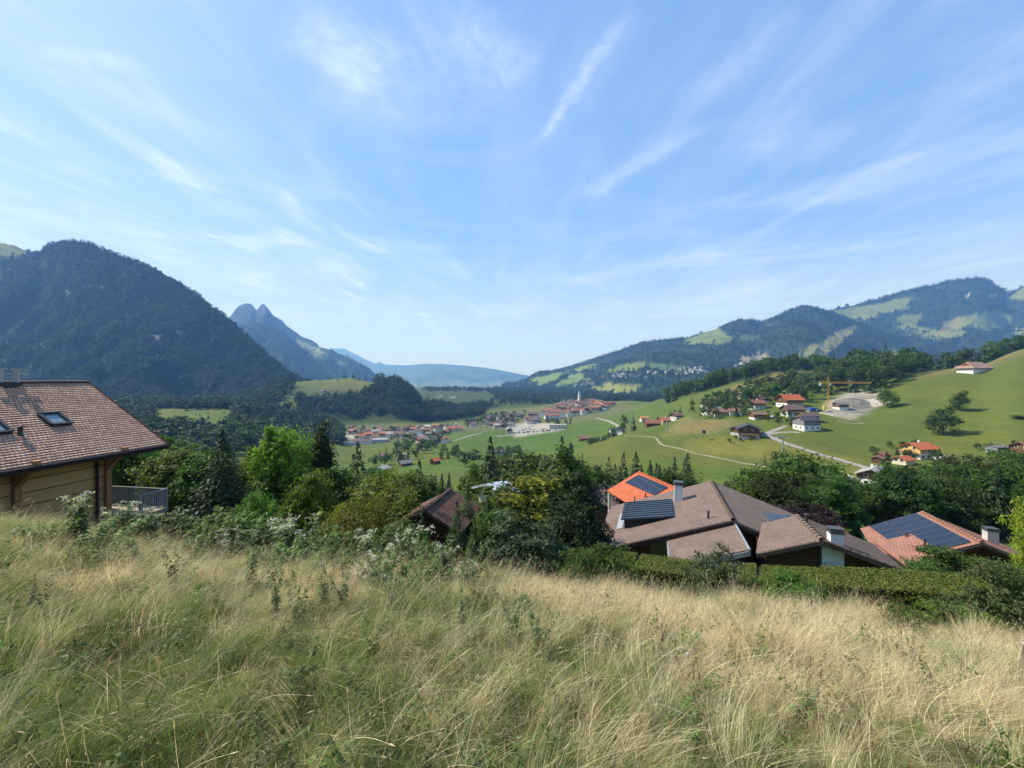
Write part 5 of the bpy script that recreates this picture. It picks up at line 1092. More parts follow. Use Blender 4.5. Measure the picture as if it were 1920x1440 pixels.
for k in range(34):
    px = 972+(k % 17)*4.4+random.uniform(-.8, .8); D = 640-(k//17)*22+random.uniform(-3, 3); cc = random.choice(['white', 'grey', 'silver', 'black', 'red', 'blue', 'white', 'silver'])
    car(px, D, 80+random.uniform(-4, 4), cc, '%s car in the rows of the village car park' % cc, '%s cars in the village car park' % cc)
for px, D, yaw, cc, lb in ((1757, 178, 20, 'white', 'white car parked right of the yellow timber house'), (1768, 177, 25, 'silver', 'silver car parked next to the white one by the yellow house'), (1778, 178, 15, 'grey', 'grey car at the end of the parked cars by the yellow house'),
                           (1535, 290, 5, 'blue', 'blue car at the building site'), (1450, 279, 10, 'white', 'white car in front of the purple-brown roofed chalet')): car(px, D, yaw, cc, lb)
v = thing('van', 'white box van parked at the bottom end of the lane', 'van', GP(1587, 146, .1), R(75)); mb = MB(); mb.box((-2.6, -1, .5), (3.6, 0, 0), (0, 2, 0), (0, 0, 2.3)); mb.build('cargo_box', plain('van_white', (.78, .78, .78), .4, .04), v)
mb = MB(); mb.box((1.02, -.95, .45), (1.5, 0, 0), (0, 1.9, 0), (0, 0, 1.4)); mb.build('cab', plain('van_white', (.78, .78, .78), .4), v); 
for x in (-1.7, 1.8):
    for s in (-1, 1): mb = MB(); mb.bar((x, s*.75, .4), (x, s*1.0, .4), .4, 10); mb.build('wheel', plain('tyre', (.02, .02, .02), .9), v)
s = thing('site_container', 'blue site container by the crane', 'container', GP(1523, 292), R(6)); mb = MB(); mb.box((-3, -1.2, 0), (6, 0, 0), (0, 2.4, 0), (0, 0, 2.5)); [mb.box((-3+.3*k, -1.24, .1), (.12, 0, 0), (0, .04, 0), (0, 0, 2.3)) for k in range(20)]; mb.build('body', plain('container_blue', (.06, .14, .38), .5), s)
mb = MB(); mb.box((-2.6, -1.27, .15), (.9, 0, 0), (0, .03, 0), (0, 0, 2)); mb.build('door', plain('door_grey', (.3, .3, .32), .5), s)
s = thing('silo', 'small yellow mixing silo left of the crane mast', 'silo', GP(1546, 288)); mb = MB(); mb.bar((0, 0, 1.6), (0, 0, 4.6), 1.0, 12); mb.bar((0, 0, .8), (0, 0, 1.6), .3, 12, 1.0); mb.build('tank', plain('silo_yellow', (.6, .5, .14), .5), s); 
for a in (-.8, .8):
    for b in (-.8, .8): mb = MB(); mb.bar((a, b, -.3), (a, b, 1.8), .08, 5); mb.build('leg', STEEL, s)
mb = MB(); p0, p1 = GP(1537, 284), GP(1562, 276); mb.box(p0, p1-p0, (0, .3, 0), (0, 0, 1.0)); tag(mb.build('retaining_wall', CONC), 'low pale concrete wall along the front of the building site', 'wall')

def heap(name, label, px, D, w, d, h, mat, seed):
    """spoil heap: a low mound of loose ground"""
    c = GP(px, D); n = 40; xs = np.linspace(-1, 1, n); X, Y = np.meshgrid(xs, xs, indexing='ij'); r = np.hypot(X, Y)
    Z = np.clip(1-r**2, 0, 1)**.8*h+fbm(X*5, Y*5, 2.0, 5, seed)*.35*np.clip(1-r, 0, 1)*h; wx, wy = c.x+X*w/2, c.y+Y*d/2
    Zg = ground_zv(wx, wy)+Z+np.where(r >= 1, -.5, .05); i, j = np.meshgrid(np.arange(n-1), np.arange(n-1), indexing='ij'); a = i*n+j
    o = link(name, npmesh(name, np.stack([wx, wy, Zg], -1).reshape(-1, 3), np.stack([a, a+n, a+n+1, a+1], -1).reshape(-1, 4), mat, None, True)); return tag(o, label, 'spoil heap')
heap('spoil_heap', 'dark grey spoil heap behind the building site', 1600, 305, 26, 26, 3.6, plain('spoil_dark', (.15, .145, .13), .95, .35, .4, bump=.5), 3)
heap('spoil_heap', 'pale gravel heap right of the dark grey spoil heap', 1640, 300, 26, 22, 2.4, plain('spoil_pale', (.34, .31, .27), .95, .25, .5, bump=.4), 5)
# ------------------------------------------------------------------ single trees
TREE_N = {'broadleaf': 0, 'conifer': 0}
SPEC = []
def tree(*a, **k): SPEC.append((a, k))
def tree_now(kind_, px, D, top=None, h=None, w=None, tint=(1, 1, 1), label='', group=None, near=None, name=None, crown_me=None, trunk=True, x=None):
    x = U(px)*D if x is None else x; g = ground_z(x, D)
    if top is not None: h = max(2.0, (HOR-top)/F*D-g)
    con = kind_ == 'conifer'
    TREE_N[kind_] += 1
    if crown_me is None:
        if con: crown_me = random.choice(CNN if D < 45 else CN if D < 240 else CNF)
        else: crown_me = random.choice(BLN if D < 55 else BL if D < 240 else BLF)
    s = h/10; wd = (w/(5.0 if con else 6.6)) if w else s*random.uniform(.9, 1.1)
    root = thing(name or ('conifer_tree' if con else 'broadleaf_tree'), label, 'tree', (x, D, g-.1), random.uniform(0, 6.28), group)
    c = link('crown', crown_me, root); c.scale = (wd, wd, s); k = random.uniform(.85, 1.15); c.color = (tint[0]*k, tint[1]*k, tint[2]*k, 1)
    if D < 260 and trunk:
        q = link('trunk', TRC if con else random.choice(TRK), root); q.scale = (s, s, s)
    return root
def plant_trees():
    """the 290 that show largest of each kind stand as single trees, the rest as one mass"""
    rank = {'broadleaf': [], 'conifer': []}; rest = []
    for a, k in SPEC:
        size = 9.0 if 'h' not in k else k['h']/a[2]
        rank[a[0]].append((size, a, k))
    for kd, L in rank.items():
        L.sort(key=lambda q: -q[0])
        for q in L[:288]: tree_now(*q[1], **q[2])
        rest += L[288:]
    pts = np.array([(U(a[1])*a[2], a[2], ground_z(U(a[1])*a[2], a[2])-.2) for _, a, k in rest]); n = len(pts)
    s = np.array([k['h'] for _, a, k in rest])/10; vi = np.array([(4 if a[0] == 'conifer' else 0)+random.randrange(3 if a[0] == 'conifer' else 4) for _, a, k in rest]); rot = np.zeros((n, 3)); rot[:, 2] = RNG.uniform(0, 6.28, n)
    pr = [proto(m, 'far_broadleaf') for m in BLF]+[proto(m, 'far_conifer') for m in CNF]
    scatter('distant_trees', pts, rot, np.stack([s, s, s], -1), vi, pr, 'small distant trees among the village houses and on the far ridges', 'woodland')
def grove(n, poly, conif, hr, label_b, label_c, group, tint=(1, 1, 1), sep=.55, tops=None, tintc=None):
    """n single trees in a plan polygon (photo column, depth), kept apart"""
    xs, ds = [p[0] for p in poly], [p[1] for p in poly]; placed = []; tries = 0
    while len(placed) < n and tries < 4000:
        tries += 1; px = random.uniform(min(xs), max(xs)); D = math.sqrt(random.uniform(min(ds)**2, max(ds)**2))
        if not inpoly([px], [D], poly)[0]: continue
        h = random.uniform(*hr); x = U(px)*D
        if any((x-a)**2+(D-b)**2 < ((h+c)*.5*sep)**2 for a, b, c in placed): continue
        placed.append((x, D, h)); con = random.random() < conif
        tree('conifer' if con else 'broadleaf', px, D, h=h*(1.1 if con else 1), tint=(tintc or tint) if con else tuple(t_*random.uniform(.8, 1.25) for t_ in tint), label=label_c if con else label_b, group=group+(' (conifers)' if con else ' (broadleaf trees)'))
T = tree
# near middle and left, one by one
T('conifer', 418, 26, 804, w=5.4, tint=(.5, .58, .55), label='tall very dark spruce right of the chalet deck', near=True)
T('broadleaf', 543, 32, 768, w=4.7, tint=(1.55, 1.6, 1.0), label='tall light-green maple, the brightest tree left of centre', crown_me=BLN[0])
T('broadleaf', 484, 33, 820, w=3.2, tint=(1.7, 1.35, .9), label='yellowish maple leaning on the left of the tall light-green one', crown_me=BLN[1])
birch = crown('crown', [(0, 0, 7.6, .9, .9, 1.6), (.4, .2, 6, 1.3, 1.2, 2), (-.3, -.3, 4.4, 1.5, 1.5, 2.0), (.2, .3, 3, 1.4, 1.4, 1.3)], 9000, .14, (.05, .07, .028), nclump=130, clump=.26, droop=.7, varc=.3)
T('broadleaf', 606, 35, 757, w=5.4, tint=(.8, .8, .9), label='slender drooping birch behind the tall light-green maple', crown_me=birch, name='birch_tree', trunk=False)
T('broadleaf', 585, 28, 868, w=3.4, tint=(1.35, 1.4, .9), label='young bright-green tree in front of the birch')
T('broadleaf', 640, 34, 850, w=5.4, tint=(.85, .9, .8), label='dark loose tree right of the birch')
T('broadleaf', 690, 38, 868, w=5.5, tint=(.8, .8, .7), label='dark tree behind the yellow-green bush')
T('broadleaf', 500, 30, 880, w=4.0, tint=(.8, .85, .8), label='shadowy low tree under the yellowish maple')
T('broadleaf', 555, 34, 886, w=4.6, tint=(.75, .8, .7), label='shadowy low tree under the light-green maple')
bush = crown('crown', lobeset(12, 10, 10, 77, .12), 13000, .17, (.15, .165, .030), nclump=190, clump=.2, asp=.38, varc=.3)
T('broadleaf', 722, 21.5, 882, w=4.3, label='big rounded yellow-green willow bush above the meadow edge', crown_me=bush, trunk=False, name='willow_bush')
T('broadleaf', 668, 19, 928, w=2.6, tint=(1.1, .95, .8), label='low yellowish bush at the left foot of the willow bush', crown_me=bush, trunk=False, name='willow_bush')
T('broadleaf', 808, 60, 885, w=6.0, tint=(1.5, 1.6, 2.2), label='pale grey-green round willow in front of the near green meadow')
T('conifer', 784, 52, 892, w=4.0, tint=(.8, .85, .8), label='small dark spruce left of the pale round willow')
T('conifer', 842, 50, 896, w=3.2, tint=(.9, .95, .8), label='small spruce right of the pale round willow')
T('conifer', 792, 18.5, 958, w=2.2, tint=(.8, .85, .7), label='dark thuja hiding the near gable of the brown ribbed roof', crown_me=None)
T('broadleaf', 895, 58, 862, w=6.2, tint=(.9, .9, .85), label='dark oval tree left of the white metal roof')
T('conifer', 876, 24, 905, w=3.4, tint=(1.25, 1.35, 1.0), label='light green thuja by the brown ribbed roof')
T('conifer', 915, 19.5, 928, w=3.0, tint=(.75, .8, .7), label='dark thuja hiding the foot of the white metal roofed house')
T('broadleaf', 916, 19, 926, w=2.3, tint=(.6, .68, .6), label='dark rounded bush hiding the wall of the white metal roofed house')
T('conifer', 857, 20.5, 938, w=2.6, tint=(.85, .9, .75), label='dark thuja right of the brown ribbed roof')
T('conifer', 890, 17.5, 985, w=2.2, tint=(.7, .75, .65), label='lowest dark thuja below the brown ribbed roof')
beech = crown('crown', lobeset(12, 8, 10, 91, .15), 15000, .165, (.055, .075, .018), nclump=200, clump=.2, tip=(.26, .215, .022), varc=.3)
T('broadleaf', 992, 27, 862, w=6.6, label='round beech with a bright yellow top left of the dark yew', crown_me=beech)
yew = crown('crown', [(0, 0, 1.8, 2.9, 2.9, 1.9), (.3, 0, 3.6, 2.5, 2.5, 1.9), (-.3, .2, 5.4, 2.0, 2.0, 1.8), (.1, -.2, 7.0, 1.5, 1.5, 1.6), (0, 0, 8.6, .85, .85, 1.3), (1.2, .9, 4.6, 1.5, 1.5, 1.4), (-1.3, -.8, 3.6, 1.5, 1.5, 1.4)], 16000, .17, (.026, .045, .017), nclump=240, clump=.2, asp=.36, mat=NEEDLE, varc=.4)
T('conifer', 1090, 21, 878, w=3.3, label='broad dark yew just left of the big brown-roofed house', crown_me=yew, name='yew_tree', tint=(.9, .9, .85))
T('conifer', 1050, 22.5, 918, w=2.6, tint=(.9, .95, .7), label='narrow yew between the yellow-topped beech and the broad yew', crown_me=yew, name='yew_tree')
soft = crown('crown', [(0, 0, 2, 3.2, 3.2, 2.2), (1.2, .5, 4.6, 2.2, 2.2, 2), (-1.3, -.4, 5.2, 2.1, 2.1, 2), (.2, .2, 7.4, 1.5, 1.5, 1.8), (-.9, .9, 6.2, 1.4, 1.4, 1.6)], 13000, .20, (.075, .118, .052), nclump=230, clump=.17, asp=.26, mat=NEEDLE, varc=.35)
T('conifer', 962, 17.5, 940, w=3.0, label='soft blue-green feathery shrub conifer below the yellow-topped beech', crown_me=soft, name='feathery_conifer')
T('conifer', 1008, 17, 958, w=2.6, label='lower feathery conifer on the right side of the soft blue-green one', crown_me=soft, name='feathery_conifer', tint=(.8, .85, .8))
plum = crown('crown', lobeset(9, 8, 10, 33), 4000, .2, (.035, .016, .02), nclump=80)
T('broadleaf', 1508, 44, 938, w=7, label='purple-leaved plum behind the ridge of the front roof wing', crown_me=plum, name='plum_tree')
T('conifer', 1662, 62, 846, w=7.2, tint=(1.05, 1.15, .9), label='pointed fir rising in front of the grey-roofed house at the lane end')
T('conifer', 1560, 46, 948, w=5.0, tint=(1.5, 1.7, .8), label='light-green young spruce left of the solar-panel roof')
T('conifer', 1612, 48, 930, w=4.6, tint=(1.3, 1.5, .8), label='second young spruce behind the solar-panel roof')
T('broadleaf', 1502, 74, 836, w=10, tint=(.9, .95, .85), label='tallest dark green tree right of the ridge of the big brown roof')
T('broadleaf', 1558, 78, 858, w=8.5, tint=(1.15, 1.15, 1.0), label='thin-crowned tree with pale bare branches right of the tallest dark tree')
T('broadleaf', 1408, 82, 882, w=8, tint=(.9, .95, .8), label='round tree directly over the ridge of the big brown roof')
T('broadleaf', 1372, 90, 896, w=5, tint=(.8, .85, .75), label='small tree poking up behind the roof peak')
T('conifer', 1440, 72, 890, w=4.4, tint=(.85, .9, .8), label='dark spruce between the round tree and the tallest dark tree')
LOW = crown('crown', [(0, 0, 3.4, 3.4, 3.4, 3.2), (.5, .3, 6.0, 2.8, 2.8, 2.8), (-.6, -.4, 7.6, 1.9, 1.9, 1.9), (1.8, .8, 4.2, 1.9, 1.9, 2.2), (-1.9, .2, 4.0, 1.9, 1.9, 2.2), (.2, -1.9, 4.4, 1.8, 1.8, 2.2)], 4200, .26, G1, nclump=90)
bare = crown('crown', lobeset(9, 8, 10, 55, .3), 700, .22, (.09, .09, .05), nclump=60, clump=.16)
T('broadleaf', 1456, 128, 836, w=9, label='half-bare grey-brown tree in front of a cableway pylon', crown_me=bare)
T('broadleaf', 1940, 22, 908, w=2.0, tint=(2.2, 1.9, .9), label='yellow-green tree at the right edge of the photo', crown_me=BLN[2])
T('broadleaf', 1768, gray_hit(1768, 815, 150, 330), 758, w=13, tint=(.85, .9, .8), label='big dark round tree alone on the right-hand hillside', crown_me=LOW)
T('broadleaf', 1800, gray_hit(1800, 770, 180, 340), 729, w=8.5, tint=(.95, 1, .85), label='smaller round tree above the big one on the right-hand hillside', crown_me=LOW)
T('broadleaf', 1664, gray_hit(1664, 765, 200, 340), 724, w=12, tint=(1.5, 1.6, 1.2), label='bright green round tree at the foot of the hillside wood', crown_me=LOW)
T('broadleaf', 1916, 215, 788, w=9, tint=(1, 1, .9), label='round tree cut by the right edge on the hillside')
T('broadleaf', 868, 300, 842, w=10, tint=(1.1, .9, .9), label='thin brownish tree on a bare stem at the edge of the near meadow')
T('broadleaf', 886, 305, 838, w=12, tint=(.7, .75, .7), label='dark round tree right of the thin brownish one')
for px, D, tp, wd in ((1070, 105, 838, 8), (1092, 108, 850, 5)): T('conifer', px, D, tp, w=wd, tint=(.9, .95, .9), label='dark spruce at the left end of the spruce row below the crest' if px < 1080 else 'second dark spruce from the left of the row below the crest')
grove(24, [(1085, 92), (1290, 80), (1290, 108), (1080, 112)], .9, (11.5, 16), 'broadleaf tree within the spruce row behind the orange solar roof', 'dark spruce in the row behind the orange solar roof', 'row of spruces behind the orange solar roof', (.8, .85, .8), .3)
grove(34, [(905, 62), (1090, 60), (1090, 130), (915, 150)], .3, (13, 18), 'dark leafy tree in the belt behind the yellow-topped beech', 'dark spruce in the belt behind the yellow-topped beech', 'belt of trees behind the yellow-topped beech', (.66, .72, .66), .42)
grove(14, [(1270, 66), (1400, 62), (1400, 90), (1270, 95)], .3, (5.5, 8.5), 'low leafy tree along the field foot behind the big brown roof', 'low spruce along the field foot behind the big brown roof', 'low trees behind the big brown roof', (.7, .76, .65), .55)
grove(17, [(1420, 52), (1600, 48), (1600, 58), (1562, 60), (1560, 86), (1420, 84)], .25, (10, 14.5), 'leafy tree in the wood between the brown roof and the solar-panel roof', 'spruce in the wood between the brown roof and the solar-panel roof', 'wood between the two big roofs', (.66, .72, .6), .45)
grove(64, [(1600, 56), (1990, 48), (2000, 92), (1672, 94), (1666, 60), (1600, 60)], .22, (8.5, 12), 'dark leafy tree in the wood behind the solar-panel roof', 'spruce in the wood behind the solar-panel roof', 'wood behind the solar-panel roof', (.62, .68, .6), .42)
grove(10, [(1690, 112), (1990, 105), (1990, 140), (1690, 140)], .1, (4.5, 7), 'leafy tree along the back of the right-hand wood', 'spruce along the back of the right-hand wood', 'back row of the right-hand wood', (.9, .95, .85), .5)
grove(17, [(640, 44), (785, 42), (790, 72), (640, 78)], .2, (9.5, 12.5), 'dark leafy tree behind the yellow-green willow bush', 'dark spruce behind the yellow-green willow bush', 'trees behind the willow bush', (.7, .76, .66), .42)
grove(12, [(600, 110), (705, 105), (720, 170), (600, 180)], .3, (14, 19), 'tree on the slope between the birch and the lower village', 'spruce on the slope between the birch and the lower village', 'trees between birch and lower village', (.75, .82, .75), .42)
grove(9, [(765, 44), (905, 42), (900, 62), (765, 66)], .25, (7, 9.5), 'low leafy tree along the lower edge of the near green meadow', 'low spruce along the lower edge of the near green meadow', 'trees along the near green meadow', (.75, .82, .7), .5)
grove(22, [(215, 40), (400, 34), (400, 75), (215, 80)], .2, (9, 14), 'leafy tree on the slope behind the chalet deck', 'spruce on the slope behind the chalet deck', 'trees behind the chalet deck', (1.0, 1.0, .8), .45)
grove(26, [(240, 120), (420, 100), (450, 210), (240, 230)], .35, (15, 22), 'leafy tree in the dark wood down the left slope', 'spruce in the dark wood down the left slope', 'dark wood down the left slope', (.8, .86, .85), .45)
grove(24, [(420, 60), (680, 55), (690, 110), (420, 120)], .3, (11, 17), 'dark tree in the hollow behind the light-green maple', 'dark spruce in the hollow behind the light-green maple', 'trees in the hollow behind the maple', (.75, .8, .75), .45)
grove(36, [(430, 380), (580, 360), (600, 520), (430, 520)], .25, (17, 24), 'leafy tree in the wood below the mid-valley meadows', 'spruce in the wood below the mid-valley meadows', 'wood below the mid-valley meadows', (.8, .86, .8), .42)
grove(26, [(250, 300), (430, 260), (430, 470), (330, 470), (250, 430)], .35, (16, 22), 'leafy tree in front of the sloping left meadow', 'spruce in front of the sloping left meadow', 'wood in front of the left meadow', (.8, .86, .8), .45)
grove(16, [(570, 560), (645, 540), (640, 760), (585, 760)], .5, (16, 24), 'leafy tree at the left edge of the lower village', 'spruce at the left edge of the lower village', 'trees left of the lower village', (.7, .78, .75), .4)
grove(26, [(740, 420), (815, 400), (830, 540), (740, 560)], .25, (9, 15), 'leafy garden tree between the lower village and the orange hut', 'spruce between the lower village and the orange hut', 'trees between lower village and orange hut', (1.05, 1.05, 1.0), .45)
grove(14, [(700, 330), (770, 345), (800, 380), (700, 390)], .5, (8, 13), 'leafy tree round the two grey-roofed meadow chalets', 'dark spruce round the two grey-roofed meadow chalets', 'trees round the two meadow chalets', (.85, .9, .85), .45)
grove(11, [(825, 350), (860, 345), (862, 400), (820, 410)], .1, (7, 11), 'leafy tree right of the orange hut', 'spruce right of the orange hut', 'trees right of the orange hut', (.95, 1, .9), .45)
grove(12, [(905, 405), (975, 395), (985, 440), (905, 430)], .15, (7, 12), 'garden tree round the brown-grey chalet below the big meadow', 'spruce round the brown-grey chalet', 'garden trees round the brown-grey chalet', (.8, .88, .8), .5)
grove(56, [(660, 600), (860, 600), (860, 760), (660, 760)], .15, (7, 12), 'small tree among the houses of the lower village', 'small spruce among the houses of the lower village', 'trees among the lower village', (.8, .88, .82), .6)
grove(54, [(870, 700), (980, 700), (985, 900), (870, 900)], .2, (9, 14), 'tree among the leafy quarter left of the car park', 'spruce among the leafy quarter left of the car park', 'trees of the leafy quarter', (1.1, 1.15, 1.3), .6)
grove(12, [(1040, 665), (1075, 660), (1075, 740), (1010, 740)], .5, (10, 16), 'tree between the car park and the old village', 'dark spruce between the car park and the old village', 'trees between car park and old village', (.8, .85, .85), .5)
grove(24, [(1030, 800), (1140, 810), (1140, 960), (1050, 960)], .1, (8, 12), 'tree among the roofs of the old village', 'spruce among the roofs of the old village', 'trees among the old village', (.9, .95, .95), 1.2)
grove(8, [(972, 600), (1035, 600), (1035, 606), (972, 606)], 0, (4, 5.5), 'small round clipped tree in the line edging the car park', '', 'line of trees edging the car park', (.8, .85, .8), .9)
grove(13, [(1105, 365), (1165, 330), (1172, 365), (1120, 410)], .15, (6, 10), 'leafy tree in the hedgerow running up to the cableway pylon', 'spruce in the hedgerow running up to the pylon', 'hedgerow trees by the pylon', (.85, .9, .85), .5)
T('conifer', 1188, 360, 771, w=8, tint=(.8, .85, .8), label='dark spruce standing beside the field-crest pylon')
T('broadleaf', 1170, 470, 775, w=9, tint=(.9, .95, .9), label='tall narrow tree right of the lone meadow barn')
grove(8, [(1232, 372), (1300, 350), (1300, 372), (1232, 395)], .6, (7, 12), 'tree behind the field-crest barns', 'spruce behind the field-crest barns', 'trees behind the field-crest barns', (.8, .85, .8), .45)
T('conifer', 1298, 430, 746, w=8, tint=(.75, .8, .75), label='single dark spruce in the field above the field-crest barns')
grove(60, [(1320, 300), (1410, 298), (1430, 420), (1320, 420)], .2, (7, 13), 'garden tree among the chalets of the hamlet', 'spruce among the chalets of the hamlet', 'garden trees of the hamlet', (.95, 1, .9), .55)
grove(40, [(1400, 320), (1540, 325), (1590, 420), (1400, 430)], .15, (12, 20), 'leafy tree round the big orange roof of the hamlet', 'spruce round the big orange roof of the hamlet', 'trees round the big orange roof', (.9, .97, .85), .5)
grove(10, [(1440, 262), (1490, 258), (1490, 296), (1430, 296)], .05, (3.5, 6), 'bush by the lane beside the slate-grey modern house', 'spruce by the slate-grey house', 'bushes by the slate-grey modern house', (.8, .88, .8), .6)
T('broadleaf', 1484, 252, 781, w=7.5, tint=(.7, .78, .75), label='dark round tree left of the slate-grey modern house')
grove(9, [(1362, 236), (1420, 228), (1420, 240), (1362, 246)], .0, (2.2, 3.6), 'bush in front of the dark timber chalet at the lane fork', '', 'bushes in front of the fork chalet', (.8, .86, .8), .7)
grove(50, [(1250, 560), (1345, 520), (1350, 640), (1250, 720)], .15, (17, 25), 'leafy tree in the crest wood above the sloping green field', 'spruce in the crest wood above the green field', 'crest wood above the green field', (.85, .92, .85), .45)
grove(80, [(1320, 535), (1400, 500), (1500, 505), (1590, 515), (1590, 580), (1330, 600)], .1, (18, 26), 'leafy tree on the skyline ridge behind the tan pasture', 'spruce on the skyline ridge behind the tan pasture', 'ridge trees behind the tan pasture', (.85, .92, .85), .4)
grove(52, [(1540, 350), (1640, 325), (1720, 352), (1700, 440), (1580, 420)], .2, (18, 28), 'leafy tree in the hillside wood right of the crane', 'spruce in the hillside wood right of the crane', 'hillside wood right of the crane', (.9, .97, .85), .42)
grove(50, [(1690, 400), (1830, 385), (1985, 420), (1985, 470), (1690, 470)], .4, (18, 27), 'leafy tree on the skyline behind the pink-roofed barn', 'tall dark spruce on the skyline behind the pink-roofed barn', 'skyline trees behind the pink-roofed barn', (.8, .88, .8), .4)
grove(14, [(1625, 190), (1760, 172), (1760, 200), (1640, 205)], .2, (3.5, 6.5), 'garden bush round the yellow timber house', 'small spruce round the yellow timber house', 'garden bushes round the yellow timber house', (.9, .95, .8), .6)
grove(12, [(1800, 168), (1960, 158), (1960, 182), (1800, 188)], .05, (3, 5), 'bush on the upper edge of the right-hand wood', 'spruce on the upper edge of the right-hand wood', 'bushes on the upper edge of the right-hand wood', (.9, .95, .85), .7)
grove(14, [(560, 1090), (700, 1160), (705, 1210), (560, 1140)], .4, (9, 16), 'tree on the crest of the meadow knoll', 'spruce on the crest of the meadow knoll', 'trees on the crest of the meadow knoll', (.8, .86, .85), .6)
T('broadleaf', 712, 1130, 697, w=24, tint=(.8, .86, .85), label='big round tree on the skyline of the meadow knoll')

plant_trees()
# ------------------------------------------------------------------ clipped hedge
def hedge():
    """dense clipped hedge along the lower edge of the meadow; foliage-covered box"""
    path = [(1120, 16.4, 1056), (1185, 15.8, 1065), (1300, 14.6, 1080), (1420, 13.6, 1090), (1560, 12.4, 1099), (1700, 11.6, 1108), (1850, 10.9, 1121), (1900, 10.7, 1126)]
    P = [PT(a, c, b) for a, b, c in path]; nP = len(P); n = 44000; V = []; Nn = []; Cc = []
    seg = RNG.integers(0, nP-1, n); u = RNG.random(n); A = np.array([tuple(p) for p in P]); c = A[seg]*(1-u[:, None])+A[seg+1]*u[:, None]
    dr = A[seg+1]-A[seg]; dr[:, 2] = 0; dr /= np.linalg.norm(dr, axis=1, keepdims=True); nf = np.stack([-dr[:, 1], dr[:, 0], 0*u], -1); nf[nf[:, 1] > 0] *= -1   # towards the camera
    wd = 1.5; top = RNG.random(n) < .66
    k = RNG.random(n); side = np.where(RNG.random(n) < .75, 1, -1)
    pos = np.where(top[:, None], c-nf*(k*wd)[:, None]+np.array([0, 0, 1.])*(RNG.normal(size=n)*.018)[:, None], c+nf*(np.where(side > 0, .0, -wd)+RNG.normal(size=n)*.03)[:, None]-np.array([0, 0, 1.])*(k**1.2*1.9)[:, None])
    nor = np.where(top[:, None], np.array([0, 0, 1.])+RNG.normal(size=(n, 3))*.45, nf*side[:, None]+RNG.normal(size=(n, 3))*.45)
    col = np.array((.150, .180, .036))[None]*RNG.uniform(.6, 1.4, n)[:, None]
    v, f, cv = diamonds(pos, nor, .040*RNG.uniform(.6, 1.3, n), .5, col)
    mb = MB(); prev = None                                     # woody core inside the leaves, coloured near black as the front's shade
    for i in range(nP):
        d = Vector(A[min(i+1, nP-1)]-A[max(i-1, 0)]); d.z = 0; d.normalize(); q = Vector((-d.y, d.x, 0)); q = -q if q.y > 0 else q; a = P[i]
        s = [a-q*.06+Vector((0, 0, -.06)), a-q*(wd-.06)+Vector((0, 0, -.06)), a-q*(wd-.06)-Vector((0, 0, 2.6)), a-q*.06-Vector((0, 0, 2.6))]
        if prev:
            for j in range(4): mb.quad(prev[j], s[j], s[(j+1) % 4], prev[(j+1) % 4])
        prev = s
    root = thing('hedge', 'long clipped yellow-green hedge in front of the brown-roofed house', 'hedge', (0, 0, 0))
    link('foliage', npmesh('foliage', v, f, LEAF, cv), root); mb.build('woody_shade_core', plain('hedge_core_shade', (.010, .013, .005), .95, .3, 20), root)
hedge()

# ------------------------------------------------------------------ meadow plants
def plant_mesh(H, stems, leaf, col, spread, seed, per=46, lean=.12, shrubby=False, droop=.3):
    rs = np.random.default_rng(seed); P = []; N = []; Tn = []; S = []; Cc = []; ends = []
    for s in range(stems):
        a = rs.uniform(0, 6.28); b = spread*math.sqrt(rs.random()); x0, y0 = b*math.cos(a)*.5, b*math.sin(a)*.5; x1, y1 = x0+b*math.cos(a)*.6+rs.normal()*lean*H, y0+b*math.sin(a)*.6+rs.normal()*lean*H
        hh = H*rs.uniform(.72, 1.0); ct = rs.uniform(.7, 1.3); ends.append((x1, y1, hh))
        for i in range(per):
            f = rs.uniform(.12, 1)**.8; q = rs.uniform(0, 6.28); r = leaf*rs.uniform(.5, 1.2)*(1.25-f*.6)
            P.append((x0+(x1-x0)*f*f+math.cos(q)*r, y0+(y1-y0)*f*f+math.sin(q)*r, hh*f)); N.append((math.cos(q)*.4+rs.normal()*.3, math.sin(q)*.4+rs.normal()*.3, .9)); Tn.append((math.cos(q), math.sin(q), -droop+rs.normal()*.25)); S.append(r)
            g = ct*rs.uniform(.7, 1.3); Cc.append((col[0]*g, col[1]*g, col[2]*g))
        for i in range(6):                                   # stem pieces
            f = (i+.5)/6; P.append((x0+(x1-x0)*f*f, y0+(y1-y0)*f*f, hh*f)); N.append((rs.normal(), rs.normal(), .05)); Tn.append(((x1-x0)*f, (y1-y0)*f, hh)); S.append(hh/11); Cc.append((.10, .085, .04))
    asp = np.full(len(P), .34)
    P = np.array(P); v, f, c = [], [], []
    V, Fq, cv = diamonds(P, np.array(N, float), np.array(S), .34, np.array(Cc), np.array(Tn, float))
    st = np.array([per+6]*stems); k = 0                         # thin the stem diamonds
    Vr = V.reshape(-1, 4, 3); isst = np.zeros(len(P), bool)
    for s in range(stems): isst[k+per:k+per+6] = True; k += per+6
    m = (Vr[:, 0]+Vr[:, 2])/2; Vr[isst, 1] = m[isst]+(Vr[isst, 1]-m[isst])*.10; Vr[isst, 3] = m[isst]+(Vr[isst, 3]-m[isst])*.10
    return npmesh('foliage', Vr.reshape(-1, 3), Fq, LEAF, cv), ends
